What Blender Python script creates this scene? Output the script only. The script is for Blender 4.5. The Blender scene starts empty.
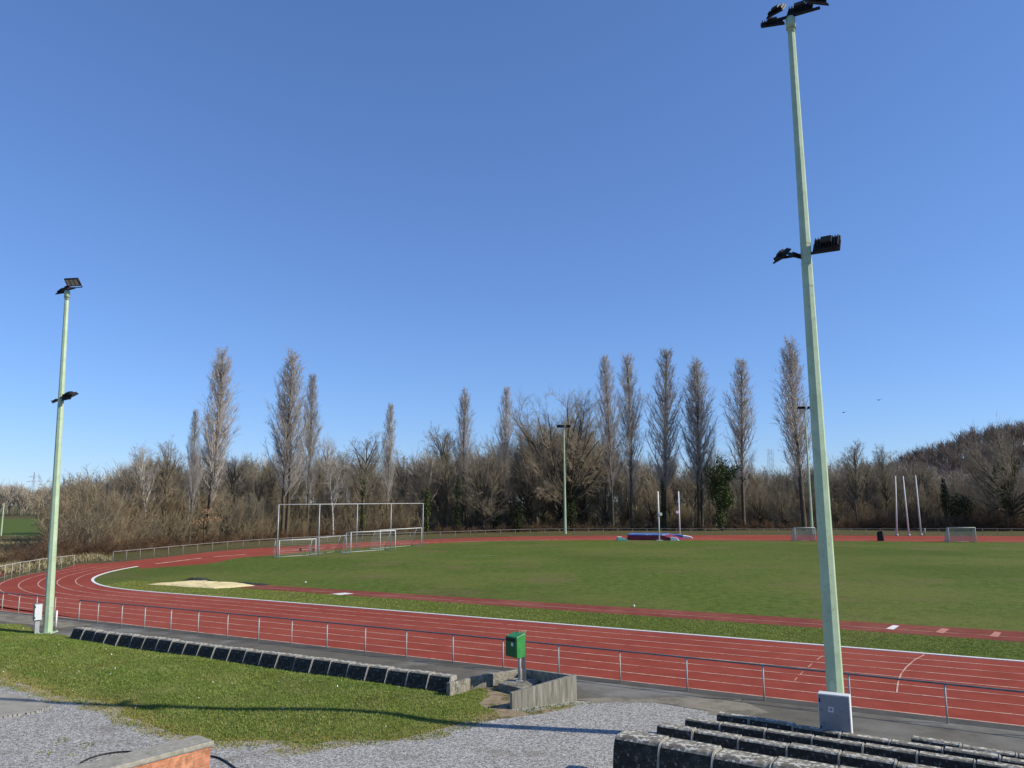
import bpy, math, random
import numpy as np
from mathutils import Vector, Matrix
random.seed(7); RNG = np.random.default_rng(11)
S = bpy.context.scene
COL = S.collection

# ------------------------------------------------------------------ camera
F, PIT, ROL, H = 768.0, 0.1505, -0.0035, 6.0
def ray(x, y):
    a = (x-512)/F; b = -(y-384)/F
    c, s = math.cos(ROL), math.sin(ROL); a, b = c*a-s*b, s*a+c*b
    return np.array([a, math.cos(PIT)-b*math.sin(PIT), math.sin(PIT)+b*math.cos(PIT)])
def G(x, y, z=0.0):
    d = ray(x, y); t = (z-H)/d[2]
    return (float(d[0]*t), float(d[1]*t))
def at_depth(x, y, Y):
    d = ray(x, y); t = Y/d[1]
    return (float(d[0]*t), Y, float(H+d[2]*t))
cam = bpy.data.cameras.new('camera'); camo = bpy.data.objects.new('camera', cam); COL.objects.link(camo)
cam.sensor_width = 36; cam.lens = 36*F/1024; cam.clip_start = .1; cam.clip_end = 6000
rt = Vector((math.cos(ROL), -math.sin(ROL)*-math.sin(PIT)*-1*-1, 0))
# axes: image right / up expressed in the world
def lev(a, b, c):   # level-frame coords (right, up, forward) -> world
    return Vector((a, c*math.cos(PIT)-b*math.sin(PIT), c*math.sin(PIT)+b*math.cos(PIT)))
xr = lev(math.cos(ROL), math.sin(ROL), 0); yu = lev(-math.sin(ROL), math.cos(ROL), 0); zf = lev(0, 0, 1)
M = Matrix((xr, yu, -zf)).transposed().to_4x4(); M.translation = Vector((0, 0, H)); camo.matrix_world = M
S.camera = camo
S.render.resolution_x = 1024; S.render.resolution_y = 768
S.view_settings.view_transform = 'Standard'; S.view_settings.look = 'None'
S.view_settings.exposure = EXPO = 0.22; S.view_settings.gamma = 1

# ------------------------------------------------------------------ light
EL = math.radians(33.0); AZ = math.atan2(-0.19, 0.98)
w = bpy.data.worlds.new('World'); S.world = w; w.use_nodes = True
nt = w.node_tree; nt.nodes.clear()
sky = nt.nodes.new('ShaderNodeTexSky'); sky.sky_type = 'NISHITA'; sky.sun_disc = False
sky.sun_elevation = EL; sky.sun_rotation = math.pi/2-AZ
sky.air_density = 1.0; sky.dust_density = 0.0; sky.ozone_density = 6.5; sky.altitude = 50
bg = nt.nodes.new('ShaderNodeBackground'); bg.inputs[1].default_value = 0.129
wo = nt.nodes.new('ShaderNodeOutputWorld')
tint = nt.nodes.new('ShaderNodeMix'); tint.data_type = 'RGBA'; tint.blend_type = 'MULTIPLY'; tint.inputs[0].default_value = 1; tint.inputs[7].default_value = (.93, 1.115, 1.50, 1)
gam = nt.nodes.new('ShaderNodeGamma'); gam.inputs[1].default_value = .78
nt.links.new(sky.outputs[0], gam.inputs[0]); nt.links.new(gam.outputs[0], tint.inputs[6]); nt.links.new(tint.outputs[2], bg.inputs[0]); nt.links.new(bg.outputs[0], wo.inputs[0])
sl = bpy.data.lights.new('sun', 'SUN'); sl.energy = 4.9; sl.angle = math.radians(.53); sl.color = (1, .92, .77)
so = bpy.data.objects.new('sun', sl); COL.objects.link(so)
sdir = Vector((math.cos(EL)*math.cos(AZ), math.cos(EL)*math.sin(AZ), math.sin(EL)))
so.rotation_euler = sdir.to_track_quat('Z', 'Y').to_euler()

# ------------------------------------------------------------------ materials
def mat(name, cols, scale=5.0, rough=.85, bump=0.0, bscale=None, detail=6, metallic=0, spots=None, layers=(), rnd=0, stretch=None, spec=.3):
    """cols: list of (pos, rgb) over noise; layers: (scale, rgb, lo, hi, amount) noise masks; spots: (scale, rgb, threshold)"""
    if any(k in name for k in ('ground', 'grass', 'track', 'runway', 'asphalt', 'dirt', 'slab', 'blades', 'moss', 'twigs', 'bark', 'sand', 'litter')): spec = .04
    m = bpy.data.materials.new(name); m.use_nodes = True
    t = m.node_tree; N = t.nodes; L = t.links
    b = N['Principled BSDF']; b.inputs['Roughness'].default_value = rough; b.inputs['Metallic'].default_value = metallic
    b.inputs['Specular IOR Level'].default_value = spec
    tc = N.new('ShaderNodeTexCoord'); vec = tc.outputs['Object']
    if stretch:
        mp = N.new('ShaderNodeMapping'); mp.inputs['Scale'].default_value = stretch[:3]
        if len(stretch) > 3: mp.inputs['Rotation'].default_value = (0, 0, stretch[3])
        L.new(vec, mp.inputs[0]); vec = mp.outputs[0]
    def noise(sc, det=detail, ro=.6):
        n = N.new('ShaderNodeTexNoise'); n.inputs['Scale'].default_value = sc; n.inputs['Detail'].default_value = det
        n.inputs['Roughness'].default_value = ro; L.new(vec, n.inputs['Vector']); return n.outputs[0]
    def ramp(src, stops):
        r = N.new('ShaderNodeValToRGB'); e = r.color_ramp.elements
        while len(e) > 1: e.remove(e[-1])
        e[0].position = stops[0][0]; e[0].color = (*stops[0][1], 1)
        for p, c in stops[1:]:
            k = e.new(p); k.color = (*c, 1)
        L.new(src, r.inputs[0]); return r.outputs[0]
    if len(cols) == 1: cols = [(0.0, cols[0][1]), (1.0, cols[0][1])]
    out = ramp(noise(scale), cols)
    for sc, rgb, lo, hi, amt in layers:
        mk = ramp(noise(sc, 5), [(lo, (0, 0, 0)), (hi, (amt,)*3)])
        mx = N.new('ShaderNodeMix'); mx.data_type = 'RGBA'
        L.new(mk, mx.inputs[0]); L.new(out, mx.inputs[6]); mx.inputs[7].default_value = (*rgb, 1); out = mx.outputs[2]
    if spots:
        v = N.new('ShaderNodeTexVoronoi'); v.inputs['Scale'].default_value = spots[0]; L.new(vec, v.inputs['Vector'])
        mk = ramp(v.outputs['Distance'], [(spots[2]*.8, (spots[3],)*3), (spots[2], (0, 0, 0))])
        g = ramp(noise(spots[0]*.25, 3), [(.5, (0, 0, 0)), (.56, (1, 1, 1))])
        mu = N.new('ShaderNodeMath'); mu.operation = 'MULTIPLY'; L.new(mk, mu.inputs[0]); L.new(g, mu.inputs[1])
        mx = N.new('ShaderNodeMix'); mx.data_type = 'RGBA'
        L.new(mu.outputs[0], mx.inputs[0]); L.new(out, mx.inputs[6]); mx.inputs[7].default_value = (*spots[1], 1); out = mx.outputs[2]
    if rnd:
        oi = N.new('ShaderNodeObjectInfo'); r2 = ramp(oi.outputs['Random'], [(0, (1-rnd,)*3), (1, (1+rnd*.0+0, 1-rnd*.25, 1-rnd*.5))])
        mx = N.new('ShaderNodeMix'); mx.data_type = 'RGBA'; mx.blend_type = 'MULTIPLY'; mx.inputs[0].default_value = 1
        L.new(out, mx.inputs[6]); L.new(r2, mx.inputs[7]); out = mx.outputs[2]
    L.new(out, b.inputs['Base Color'])
    if bump:
        bp = N.new('ShaderNodeBump'); bp.inputs['Strength'].default_value = 1; bp.inputs['Distance'].default_value = bump
        L.new(noise(bscale or scale*3, 4, .7), bp.inputs['Height']); L.new(bp.outputs[0], b.inputs['Normal'])
    return m
def c(*a): return tuple(a)
MT = {}
MT['ground'] = mat('rough_ground', [(.3, (.06, .05, .026)), (.5, (.10, .088, .042)), (.7, (.17, .14, .075))], 2.0, bump=.05, bscale=6,
                   layers=[(.12, (.07, .085, .025), .5, .62, .6)])
MT['field'] = mat('infield_grass', [(.36, (.060, .094, .015)), (.5, (.090, .128, .023)), (.66, (.125, .162, .036))], 1.7, bump=.03, bscale=9, stretch=(1, 1, 1),
                  layers=[(.06, (.14, .15, .04), .46, .60, .65), (.13, (.16, .125, .06), .54, .64, .6), (.035, (.055, .085, .015), .50, .62, .5), (.6, (.06, .075, .02), .55, .7, .5), (6, (.17, .18, .045), .54, .64, .6), (5, (.045, .065, .012), .54, .64, .6)])
MT['farfield'] = mat('meadow_grass', [(.3, (.07, .10, .022)), (.7, (.10, .14, .03))], .4)
MT['lawn'] = mat('lawn_soil_grass', [(.3, (.08, .10, .018)), (.5, (.12, .145, .03)), (.7, (.18, .18, .055))], 6, bump=.02, bscale=25,
                 layers=[(.5, (.2, .18, .07), .52, .66, .6)])
MT['track'] = mat('red_track', [(.3, (.225, .046, .030)), (.7, (.29, .064, .042))], 1.1, rough=.9, bump=.003, bscale=60, stretch=(1, 1, 1),
                  layers=[(.25, (.22, .055, .045), .5, .7, .5), (.07, (.34, .095, .065), .46, .64, .6), (3.5, (.20, .045, .032), .56, .68, .5), (9, (.34, .12, .09), .62, .70, .45), (40, (.33, .09, .07), .55, .7, .4)])
MT['runway'] = mat('runway_red', [(.3, (.16, .045, .033)), (.7, (.23, .07, .05))], 1.5, rough=.9, layers=[(.2, (.30, .13, .09), .5, .7, .5)])
MT['white'] = mat('white_paint', [(.3, (.62, .60, .56)), (.7, (.78, .77, .74))], 8)
MT['line'] = mat('lane_paint', [(.3, (.50, .30, .22)), (.7, (.68, .50, .40))], 3, layers=[(.9, (.34, .10, .07), .48, .62, .75), (7, (.32, .09, .07), .52, .62, .5)])
MT['asphalt'] = mat('asphalt', [(.3, (.105, .096, .075)), (.5, (.13, .119, .094)), (.7, (.155, .142, .113))], 1.0, bump=.006, bscale=60,
                    layers=[(.22, (.24, .235, .215), .5, .64, .7), (.45, (.085, .08, .07), .54, .66, .6), (45, (.26, .25, .24), .58, .66, .5), (60, (.04, .04, .04), .58, .66, .5)])
MT['darkasphalt'] = mat('dark_asphalt', [(.3, (.07, .068, .062)), (.7, (.10, .098, .09))], 1.5, bump=.005, bscale=60, layers=[(.5, (.13, .12, .1), .5, .7, .4)])
MT['sand'] = mat('sand', [(.3, (.66, .54, .27)), (.7, (.80, .68, .38))], 2, bump=.06, bscale=3, layers=[(.8, (.38, .30, .17), .55, .7, .5)])
MT['dirt'] = mat('bare_dirt', [(.3, (.20, .15, .09)), (.7, (.34, .27, .18))], 4, bump=.02, bscale=12, layers=[(2.2, (.09, .09, .03), .5, .6, .8)])
MT['slab'] = mat('concrete_slab', [(.3, (.26, .245, .205)), (.7, (.36, .34, .29))], 2, bump=.006, bscale=30, layers=[(.9, (.14, .13, .1), .5, .7, .5)])
MT['concrete'] = mat('weathered_concrete', [(.3, (.12, .11, .085)), (.5, (.22, .205, .165)), (.72, (.36, .34, .28))], 7, bump=.01, bscale=40,
                     layers=[(2.5, (.08, .075, .055), .5, .62, .7), (22, (.5, .48, .42), .58, .64, .7)])
MT['board'] = mat('board_marked_concrete', [(.3, (.13, .12, .095)), (.5, (.24, .225, .18)), (.72, (.40, .375, .31))], 3, bump=.012, bscale=8, stretch=(3.2, 3.2, .35), layers=[(1.6, (.12, .115, .08), .52, .64, .6)])
MT['bench'] = mat('lichen_concrete', [(.3, (.13, .118, .088)), (.5, (.24, .22, .17)), (.72, (.36, .335, .27))], 9, bump=.008, bscale=45,
                  layers=[(3, (.07, .064, .05), .48, .6, .6), (9, (.58, .56, .49), .53, .57, .9)])
MT['benchshade'] = mat('shade_blackened_concrete', [(.3, (.016, .014, .010)), (.7, (.042, .038, .030))], 6, bump=.008, bscale=45, layers=[(7, (.075, .072, .06), .5, .62, .7), (14, (.30, .30, .27), .62, .655, .7)])  # near-black base paints the shade of the side faces; pale lichen specks
MT['benchrib'] = mat('sunlit_joint_and_edging', [(.3, (.24, .225, .19)), (.7, (.40, .38, .33))], 12, bump=.006, bscale=40)  # pale colour paints sunlight in the unit joints; also the real slab edging
MT['coping'] = mat('coping_stone', [(.3, (.24, .225, .18)), (.7, (.38, .36, .30))], 8, bump=.008, bscale=50, layers=[(3, (.16, .16, .10), .5, .65, .6), (25, (.5, .48, .42), .6, .66, .6)])
MT['pole'] = mat('pale_green_paint', [(.3, (.34, .44, .28)), (.7, (.44, .56, .37))], 2, rough=.45, layers=[(1.2, (.30, .38, .26), .55, .72, .5), (14, (.20, .20, .13), .62, .70, .6), (5, (.28, .33, .23), .55, .68, .5)], spec=.4)
MT['galv'] = mat('galvanised_steel', [(.3, (.34, .35, .35)), (.7, (.45, .46, .46))], 5, rough=.5, metallic=.2)
MT['post'] = mat('rail_post_paint', [(.3, (.31, .30, .275)), (.7, (.42, .41, .375))], 6, rough=.6)
MT['railfar'] = mat('weathered_rail', [(.3, (.17, .165, .15)), (.7, (.25, .24, .22))], 2, rough=.7)
MT['tube'] = mat('rail_tube', [(.3, (.10, .11, .115)), (.7, (.17, .18, .18))], 4, rough=.5)
MT['black'] = mat('black_housing', [(.3, (.010, .011, .013)), (.7, (.02, .021, .024))], 8, rough=.55)
MT['cabinet'] = mat('cabinet_grey', [(.3, (.23, .225, .22)), (.7, (.30, .295, .285))], 2, rough=.6, layers=[(6, (.13, .12, .10), .56, .7, .5), (18, (.10, .09, .07), .64, .7, .5)])
MT['cabwhite'] = mat('cabinet_side', [(.3, (.58, .60, .60)), (.7, (.66, .68, .68))], 3, rough=.5)
MT['glass'] = mat('lamp_glass', [(.3, (.42, .36, .33)), (.7, (.55, .48, .44))], 8, rough=.15, spec=.6)
MT['green'] = mat('bin_green', [(.3, (.020, .17, .035)), (.7, (.040, .26, .06))], 5, layers=[(9, (.10, .20, .10), .58, .68, .5)], rough=.4, spec=.5)
MT['greendark'] = mat('bin_dark_green', [(.3, (.010, .10, .03)), (.7, (.015, .13, .04))], 5, rough=.4)
MT['blue'] = mat('mat_blue', [(.3, (.06, .12, .35)), (.7, (.09, .17, .45))], 1, rough=.6, layers=[(.6, (.35, .45, .60), .6, .66, .6)])
MT['maroon'] = mat('mat_maroon', [(.3, (.16, .02, .035)), (.7, (.22, .035, .05))], 1, rough=.6)
MT['teal'] = mat('teal_cover', [(.3, (.05, .25, .24)), (.7, (.10, .36, .34))], 2, rough=.6)
MT['wood'] = mat('box_side', [(.3, (.35, .20, .12)), (.7, (.45, .28, .17))], 3)
MT['tarp'] = mat('dark_tarpaulin', [(.3, (.02, .025, .02)), (.7, (.05, .055, .045))], 4)
MT['bark'] = mat('bark', [(.3, (.07, .06, .045)), (.5, (.12, .105, .08)), (.7, (.19, .165, .13))], 3, layers=[(1, (.06, .075, .03), .52, .66, .5)], rnd=.3)
MT['twigpop'] = mat('poplar_twigs', [(.3, (.42, .395, .365)), (.7, (.56, .53, .49))], .6, rnd=.22)
MT['twig'] = mat('grey_brown_twigs', [(.3, (.30, .27, .20)), (.7, (.43, .39, .30))], .5, rnd=.35)
MT['twigfar'] = mat('far_twigs', [(.3, (.28, .245, .19)), (.7, (.40, .355, .285))], .06)
MT['shrub'] = mat('shrub_twigs', [(.3, (.30, .26, .175)), (.7, (.44, .385, .275))], .4, rnd=.4)
MT['bramble'] = mat('bramble_twigs', [(.3, (.15, .10, .065)), (.7, (.25, .17, .115))], .7, rnd=.3)
MT['pale'] = mat('pale_bark', [(.3, (.30, .28, .24)), (.7, (.50, .47, .41))], 1.5, layers=[(2, (.10, .09, .07), .55, .62, .7)])
MT['ivy'] = mat('ivy_leaves', [(.3, (.04, .062, .014)), (.7, (.10, .125, .034))], .9)
MT['ivydark'] = mat('dark_ivy_leaves', [(.3, (.018, .032, .010)), (.7, (.045, .062, .018))], .9)
MT['leaf'] = mat('dead_leaves', [(.3, (.30, .18, .09)), (.7, (.42, .27, .15))], 2)
MT['blade'] = mat('grass_blades', [(.3, (.13, .20, .040)), (.5, (.19, .26, .058)), (.7, (.28, .33, .10))], .9,
                  layers=[(.35, (.24, .215, .08), .54, .68, .7), (7, (.055, .085, .018), .5, .62, .6)], rough=.7)
MT['moss'] = mat('dry_moss', [(.3, (.24, .22, .06)), (.7, (.36, .31, .12))], .9)
MT['blade2'] = mat('verge_blades', [(.3, (.19, .225, .04)), (.7, (.31, .32, .08))], .8, rough=.7, layers=[(5, (.26, .24, .12), .56, .64, .7)])
MT['hillsoil'] = mat('leaf_litter', [(.3, (.05, .038, .025)), (.7, (.09, .07, .045))], .3)
MT['goal'] = mat('goal_frame_paint', [(.3, (.45, .45, .43)), (.7, (.58, .58, .55))], 2)
MT['net'] = mat('net_cord', [(.3, (.42, .42, .40)), (.7, (.5, .5, .48))], 3)
MT['hose'] = mat('black_rubber', [(.3, (.012, .012, .013)), (.7, (.02, .02, .02))], 3, rough=.5)
MT['bird'] = mat('bird_feather', [(.3, (.05, .05, .055)), (.7, (.1, .1, .1))], 3)
MT['pylon'] = mat('hazy_pylon_steel', [(.3, (.30, .33, .36)), (.7, (.38, .41, .44))], 1)  # distance haze mixed into the steel colour

def gravel_mat():
    m = bpy.data.materials.new('grey_gravel'); m.use_nodes = True; t = m.node_tree; N = t.nodes; L = t.links
    b = N['Principled BSDF']; b.inputs['Roughness'].default_value = .9; b.inputs['Specular IOR Level'].default_value = .08
    tc = N.new('ShaderNodeTexCoord')
    v = N.new('ShaderNodeTexVoronoi'); v.inputs['Scale'].default_value = 32; L.new(tc.outputs['Object'], v.inputs['Vector'])
    sp = N.new('ShaderNodeSeparateColor'); L.new(v.outputs['Color'], sp.inputs[0])
    r = N.new('ShaderNodeValToRGB'); e = r.color_ramp.elements
    e[0].position = 0; e[0].color = (.12, .117, .11, 1); e[1].position = 1; e[1].color = (.56, .545, .50, 1)
    k = e.new(.5); k.color = (.30, .29, .265, 1); L.new(sp.outputs[0], r.inputs[0])
    n = N.new('ShaderNodeTexNoise'); n.inputs['Scale'].default_value = .8; n.inputs['Detail'].default_value = 6; L.new(tc.outputs['Object'], n.inputs['Vector'])
    r2 = N.new('ShaderNodeValToRGB'); r2.color_ramp.elements[0].position = .56; r2.color_ramp.elements[1].position = .72
    r2.color_ramp.elements[0].color = (0, 0, 0, 1); r2.color_ramp.elements[1].color = (.55, .55, .55, 1); L.new(n.outputs[0], r2.inputs[0])
    mx = N.new('ShaderNodeMix'); mx.data_type = 'RGBA'; L.new(r2.outputs[0], mx.inputs[0]); L.new(r.outputs[0], mx.inputs[6]); mx.inputs[7].default_value = (.17, .15, .12, 1)
    L.new(mx.outputs[2], b.inputs['Base Color'])
    bp = N.new('ShaderNodeBump'); bp.inputs['Distance'].default_value = .012; bp.invert = True
    L.new(v.outputs['Distance'], bp.inputs['Height']); L.new(bp.outputs[0], b.inputs['Normal'])
    return m
MT['gravel'] = gravel_mat()
def brick_mat():
    m = bpy.data.materials.new('orange_brick'); m.use_nodes = True; t = m.node_tree; N = t.nodes; L = t.links
    b = N['Principled BSDF']; b.inputs['Roughness'].default_value = .9
    tc = N.new('ShaderNodeTexCoord'); mp = N.new('ShaderNodeMapping'); mp.inputs['Rotation'].default_value = (math.radians(90), 0, 0)
    L.new(tc.outputs['Object'], mp.inputs[0])
    br = N.new('ShaderNodeTexBrick'); br.inputs['Scale'].default_value = 1; br.inputs['Brick Width'].default_value = .22; br.inputs['Row Height'].default_value = .075
    br.inputs['Mortar Size'].default_value = .006; br.inputs['Color1'].default_value = (.56, .24, .12, 1); br.inputs['Color2'].default_value = (.46, .17, .085, 1)
    br.inputs['Mortar'].default_value = (.38, .27, .19, 1); L.new(mp.outputs[0], br.inputs['Vector'])
    n = N.new('ShaderNodeTexNoise'); n.inputs['Scale'].default_value = 9; n.inputs['Detail'].default_value = 8; L.new(tc.outputs['Object'], n.inputs['Vector'])
    r = N.new('ShaderNodeValToRGB'); r.color_ramp.elements[0].position = .35; r.color_ramp.elements[0].color = (.6, .58, .55, 1); r.color_ramp.elements[1].position = .65
    r.color_ramp.elements[1].color = (1.15, 1.15, 1.15, 1); L.new(n.outputs[0], r.inputs[0])
    mx = N.new('ShaderNodeMix'); mx.data_type = 'RGBA'; mx.blend_type = 'MULTIPLY'; mx.inputs[0].default_value = 1
    L.new(br.outputs[0], mx.inputs[6]); L.new(r.outputs[0], mx.inputs[7]); L.new(mx.outputs[2], b.inputs['Base Color'])
    bp = N.new('ShaderNodeBump'); bp.inputs['Distance'].default_value = .004; L.new(br.outputs['Fac'], bp.inputs['Height']); bp.invert = True; L.new(bp.outputs[0], b.inputs['Normal'])
    return m
MT['brick'] = brick_mat()

# ------------------------------------------------------------------ mesh helpers
def tag(o, label=None, cat=None, group=None, kind=None):
    if label: o['label'] = label
    if cat: o['category'] = cat
    if group: o['group'] = group
    if kind: o['kind'] = kind
    return o
def empty(name, loc=(0, 0, 0), rz=0.0):
    o = bpy.data.objects.new(name, None); COL.objects.link(o); o.location = loc; o.rotation_euler = (0, 0, rz); o.empty_display_size = .3; return o
def link(name, me, m, parent=None, loc=None):
    if m: me.materials.append(m)
    o = bpy.data.objects.new(name, me); COL.objects.link(o)
    if parent: o.parent = parent
    if loc: o.location = loc
    return o
class MB:
    def __init__(s): s.v = []; s.f = []; s.sm = []
    def poly(s, pts):
        i = len(s.v); s.v += [tuple(p) for p in pts]; s.f.append(tuple(range(i, i+len(pts)))); s.sm.append(False)
    def hexa(s, b, t):
        i = len(s.v); s.v += [tuple(p) for p in b]+[tuple(p) for p in t]; n = len(b)
        s.f.append(tuple(i+n-1-k for k in range(n))); s.f.append(tuple(i+n+k for k in range(n)))
        for k in range(n): s.f.append((i+k, i+(k+1) % n, i+n+(k+1) % n, i+n+k))
        s.sm += [False]*(n+2); return s
    def box(s, x0, x1, y0, y1, z0, z1):
        return s.hexa([(x0, y0, z0), (x1, y0, z0), (x1, y1, z0), (x0, y1, z0)], [(x0, y0, z1), (x1, y0, z1), (x1, y1, z1), (x0, y1, z1)])
    def tube(s, pts, r, n=8, smooth=True, cap=True):
        pts = [Vector(p) for p in pts]; rs = r if isinstance(r, (list, tuple)) else [r]*len(pts)
        i0 = len(s.v); up = None
        for k, p in enumerate(pts):
            d = (pts[min(k+1, len(pts)-1)]-pts[max(k-1, 0)]).normalized()
            if up is None:
                up = Vector((0, 0, 1)) if abs(d.z) < .9 else Vector((0, 1, 0))
            a = d.cross(up).normalized(); b = a.cross(d).normalized()
            for j in range(n):
                t = 2*math.pi*(j+.5)/n; s.v.append(tuple(p+a*math.cos(t)*rs[k]+b*math.sin(t)*rs[k]))
        for k in range(len(pts)-1):
            for j in range(n):
                s.f.append((i0+k*n+j, i0+k*n+(j+1) % n, i0+(k+1)*n+(j+1) % n, i0+(k+1)*n+j)); s.sm.append(smooth)
        if cap:
            s.f.append(tuple(i0+j for j in reversed(range(n)))); s.f.append(tuple(i0+(len(pts)-1)*n+j for j in range(n))); s.sm += [False]*2
        return s
    def build(s, name, m, parent=None, loc=None, bevel=0, fixn=False):
        me = bpy.data.meshes.new(name); me.from_pydata(s.v, [], s.f)
        me.polygons.foreach_set('use_smooth', s.sm); me.update()
        o = link(name, me, m, parent, loc)
        if bevel:
            md = o.modifiers.new('bevel', 'BEVEL'); md.width = bevel; md.segments = 2; md.limit_method = 'ANGLE'
        return o
def np_mesh(name, V, FQ, m, parent=None):
    me = bpy.data.meshes.new(name); k = FQ.shape[1]
    me.vertices.add(len(V)); me.vertices.foreach_set('co', V.astype(np.float32).ravel())
    me.loops.add(FQ.size); me.loops.foreach_set('vertex_index', FQ.astype(np.int32).ravel())
    me.polygons.add(len(FQ)); me.polygons.foreach_set('loop_start', (np.arange(len(FQ))*k).astype(np.int32))
    try: me.polygons.foreach_set('loop_total', np.full(len(FQ), k, np.int32))
    except Exception: pass
    me.update(calc_edges=True)
    if m: me.materials.append(m)
    return me
def sheet(name, pts, z, m, kind='structure'):
    import bmesh
    bm = bmesh.new(); vs = [bm.verts.new((p[0], p[1], z)) for p in pts]; f = bm.faces.new(vs); bm.normal_update()
    if f.normal.z < 0: f.normal_flip()
    bmesh.ops.triangulate(bm, faces=bm.faces[:]); me = bpy.data.meshes.new(name); bm.to_mesh(me); bm.free()
    o = link(name, me, m); o['kind'] = kind; return o
def GP(pts, z=0): return [G(x, y, z) for x, y in pts]
def resample(P, step):
    P = np.array(P, float); d = np.r_[0, np.cumsum(np.hypot(*np.diff(P, axis=0).T))]
    s = np.arange(0, d[-1], step); return np.stack([np.interp(s, d, P[:, 0]), np.interp(s, d, P[:, 1])], 1)
def smooth(P, n):
    for _ in range(n): P[1:-1] = P[1:-1]*.5+(P[:-2]+P[2:])*.25
    return P
def normals(P):
    T = np.gradient(P, axis=0); T /= np.linalg.norm(T, axis=1)[:, None]; return np.stack([-T[:, 1], T[:, 0]], 1)
def ribbon(mb, P, wd, z):
    P = np.asarray(P, float); n = normals(P)
    A = P+n*wd/2; B = P-n*wd/2
    for i in range(len(P)-1):
        mb.poly([(*A[i], z), (*B[i], z), (*B[i+1], z), (*A[i+1], z)])
def ragged(pts, amp, step=.35, seed=1):
    """closed outline with a natural uneven edge"""
    P = resample(list(pts)+[pts[0]], step); rg = np.random.default_rng(seed); n = normals(P)
    a = np.convolve(rg.normal(size=len(P)), np.ones(3)/3, 'same')+np.convolve(rg.normal(size=len(P)), np.ones(9)/4, 'same')
    return (P+n*(a*amp)[:, None]).tolist()

# ------------------------------------------------------------------ ground
sheet('ground', [(-900, -60), (900, -60), (900, 2600), (-900, 2600)], 0, MT['ground'])
U = np.array([math.cos(-.4959), math.sin(-.4959)]); NN = np.array([-U[1], U[0]])
# kerb path: straight, then the bend (traced, smoothed)
ks = [G(*p) for p in [(1024, 662.3), (864, 649.1), (760, 640.5), (600, 627.2), (440, 614.8), (260, 600.4)]]
ks = np.array(ks); c1 = np.polyfit(ks[:, 0], ks[:, 1], 1)
line = [(x, float(np.polyval(c1, x))) for x in (70, 50, 35, 24, 10, 0, -8)]
bend = [G(*p) for p in [(260, 600.4), (200, 595.8), (165, 593.3), (137.5, 591), (117.2, 589), (101.6, 586.4), (93.8, 583.3), (90.6, 580.6), (92.2, 578), (96.9, 575.8), (107.8, 572.3), (118.8, 569.7), (138.3, 566.4)]]
kerbP = smooth(resample(line+bend, .5), 30)
bend2 = [G(*p) for p in [(138.3, 566.4), (155.6, 563.9), (183.8, 560.3), (213.4, 556.9), (247.8, 554.2), (272.8, 551.9), (296.3, 550.6), (326.8, 548), (365.5, 545.9), (440, 542.2), (478, 540.6), (540, 539.8), (600, 540), (760, 540.3), (880, 541), (1000, 542)]]
e = np.array(bend2[-1])+(np.array(bend2[-1])-np.array(bend2[-4]))*1.0; bend2.append(tuple(e))
inner2 = smooth(resample(bend2, 1.0), 12)
def offs(P, d): return P-normals(P)*d if False else P+normals(P)*d
sgn = 1.0 if (offs(kerbP, 1.0)[60]@NN) < (kerbP[60]@NN) else -1.0   # towards the camera = outside
LW = 1.22
outer = smooth(offs(kerbP, sgn*LW*8), 40)
far_outer = GP([(75, 564.5), (99, 563.4), (123, 561.8), (152, 558.6), (181, 555.3), (210, 552), (241, 549.3), (276, 547), (330, 544), (380, 541.6), (423, 539.7), (478, 537.4), (525, 536.4), (600, 535.6), (760, 535.2), (880, 535.6), (1024, 536.2)])
far_outer.append(tuple(np.array(far_outer[-1])+(np.array(far_outer[-1])-np.array(far_outer[-3]))*.8))
left_outer = GP([(-60, 600), (-20, 588), (4, 581), (18, 577), (37, 573.3), (61, 569.8)])
k_cut = np.argmin([p[0] for p in outer])
track_poly = [tuple(p) for p in outer[:max(20, int(k_cut)-0)][::4]]
track_poly = [p for p in track_poly if not (p[1] > 42 and p[0] < -45)]
track_poly += left_outer+far_outer
sheet('running_track', track_poly, .004, MT['track'])
grass_edge = GP([(140, 568.8), (171, 566.2), (202, 565.3), (224, 561.8), (228, 558.3), (250, 557), (274, 555.2), (300, 552.8), (326, 550), (365, 547.5), (423, 544.0), (478, 541.4), (540, 540.4), (650, 540.3), (760, 540.6), (880, 541.4), (1024, 542.3)])
ge = [tuple(p) for p in smooth(resample(grass_edge, 1.0), 14)]
ge.append(tuple(np.array(grass_edge[-1])+(np.array(grass_edge[-1])-np.array(grass_edge[-3]))*.8))
sheet('infield_grass', [tuple(p) for p in kerbP[::2]]+ge, .012, MT['field'])
far_field = GP([(-60, 536), (52, 536.5), (50, 523), (52, 518.5), (-60, 519)])
sheet('meadow', far_field, .006, MT['farfield'])
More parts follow.
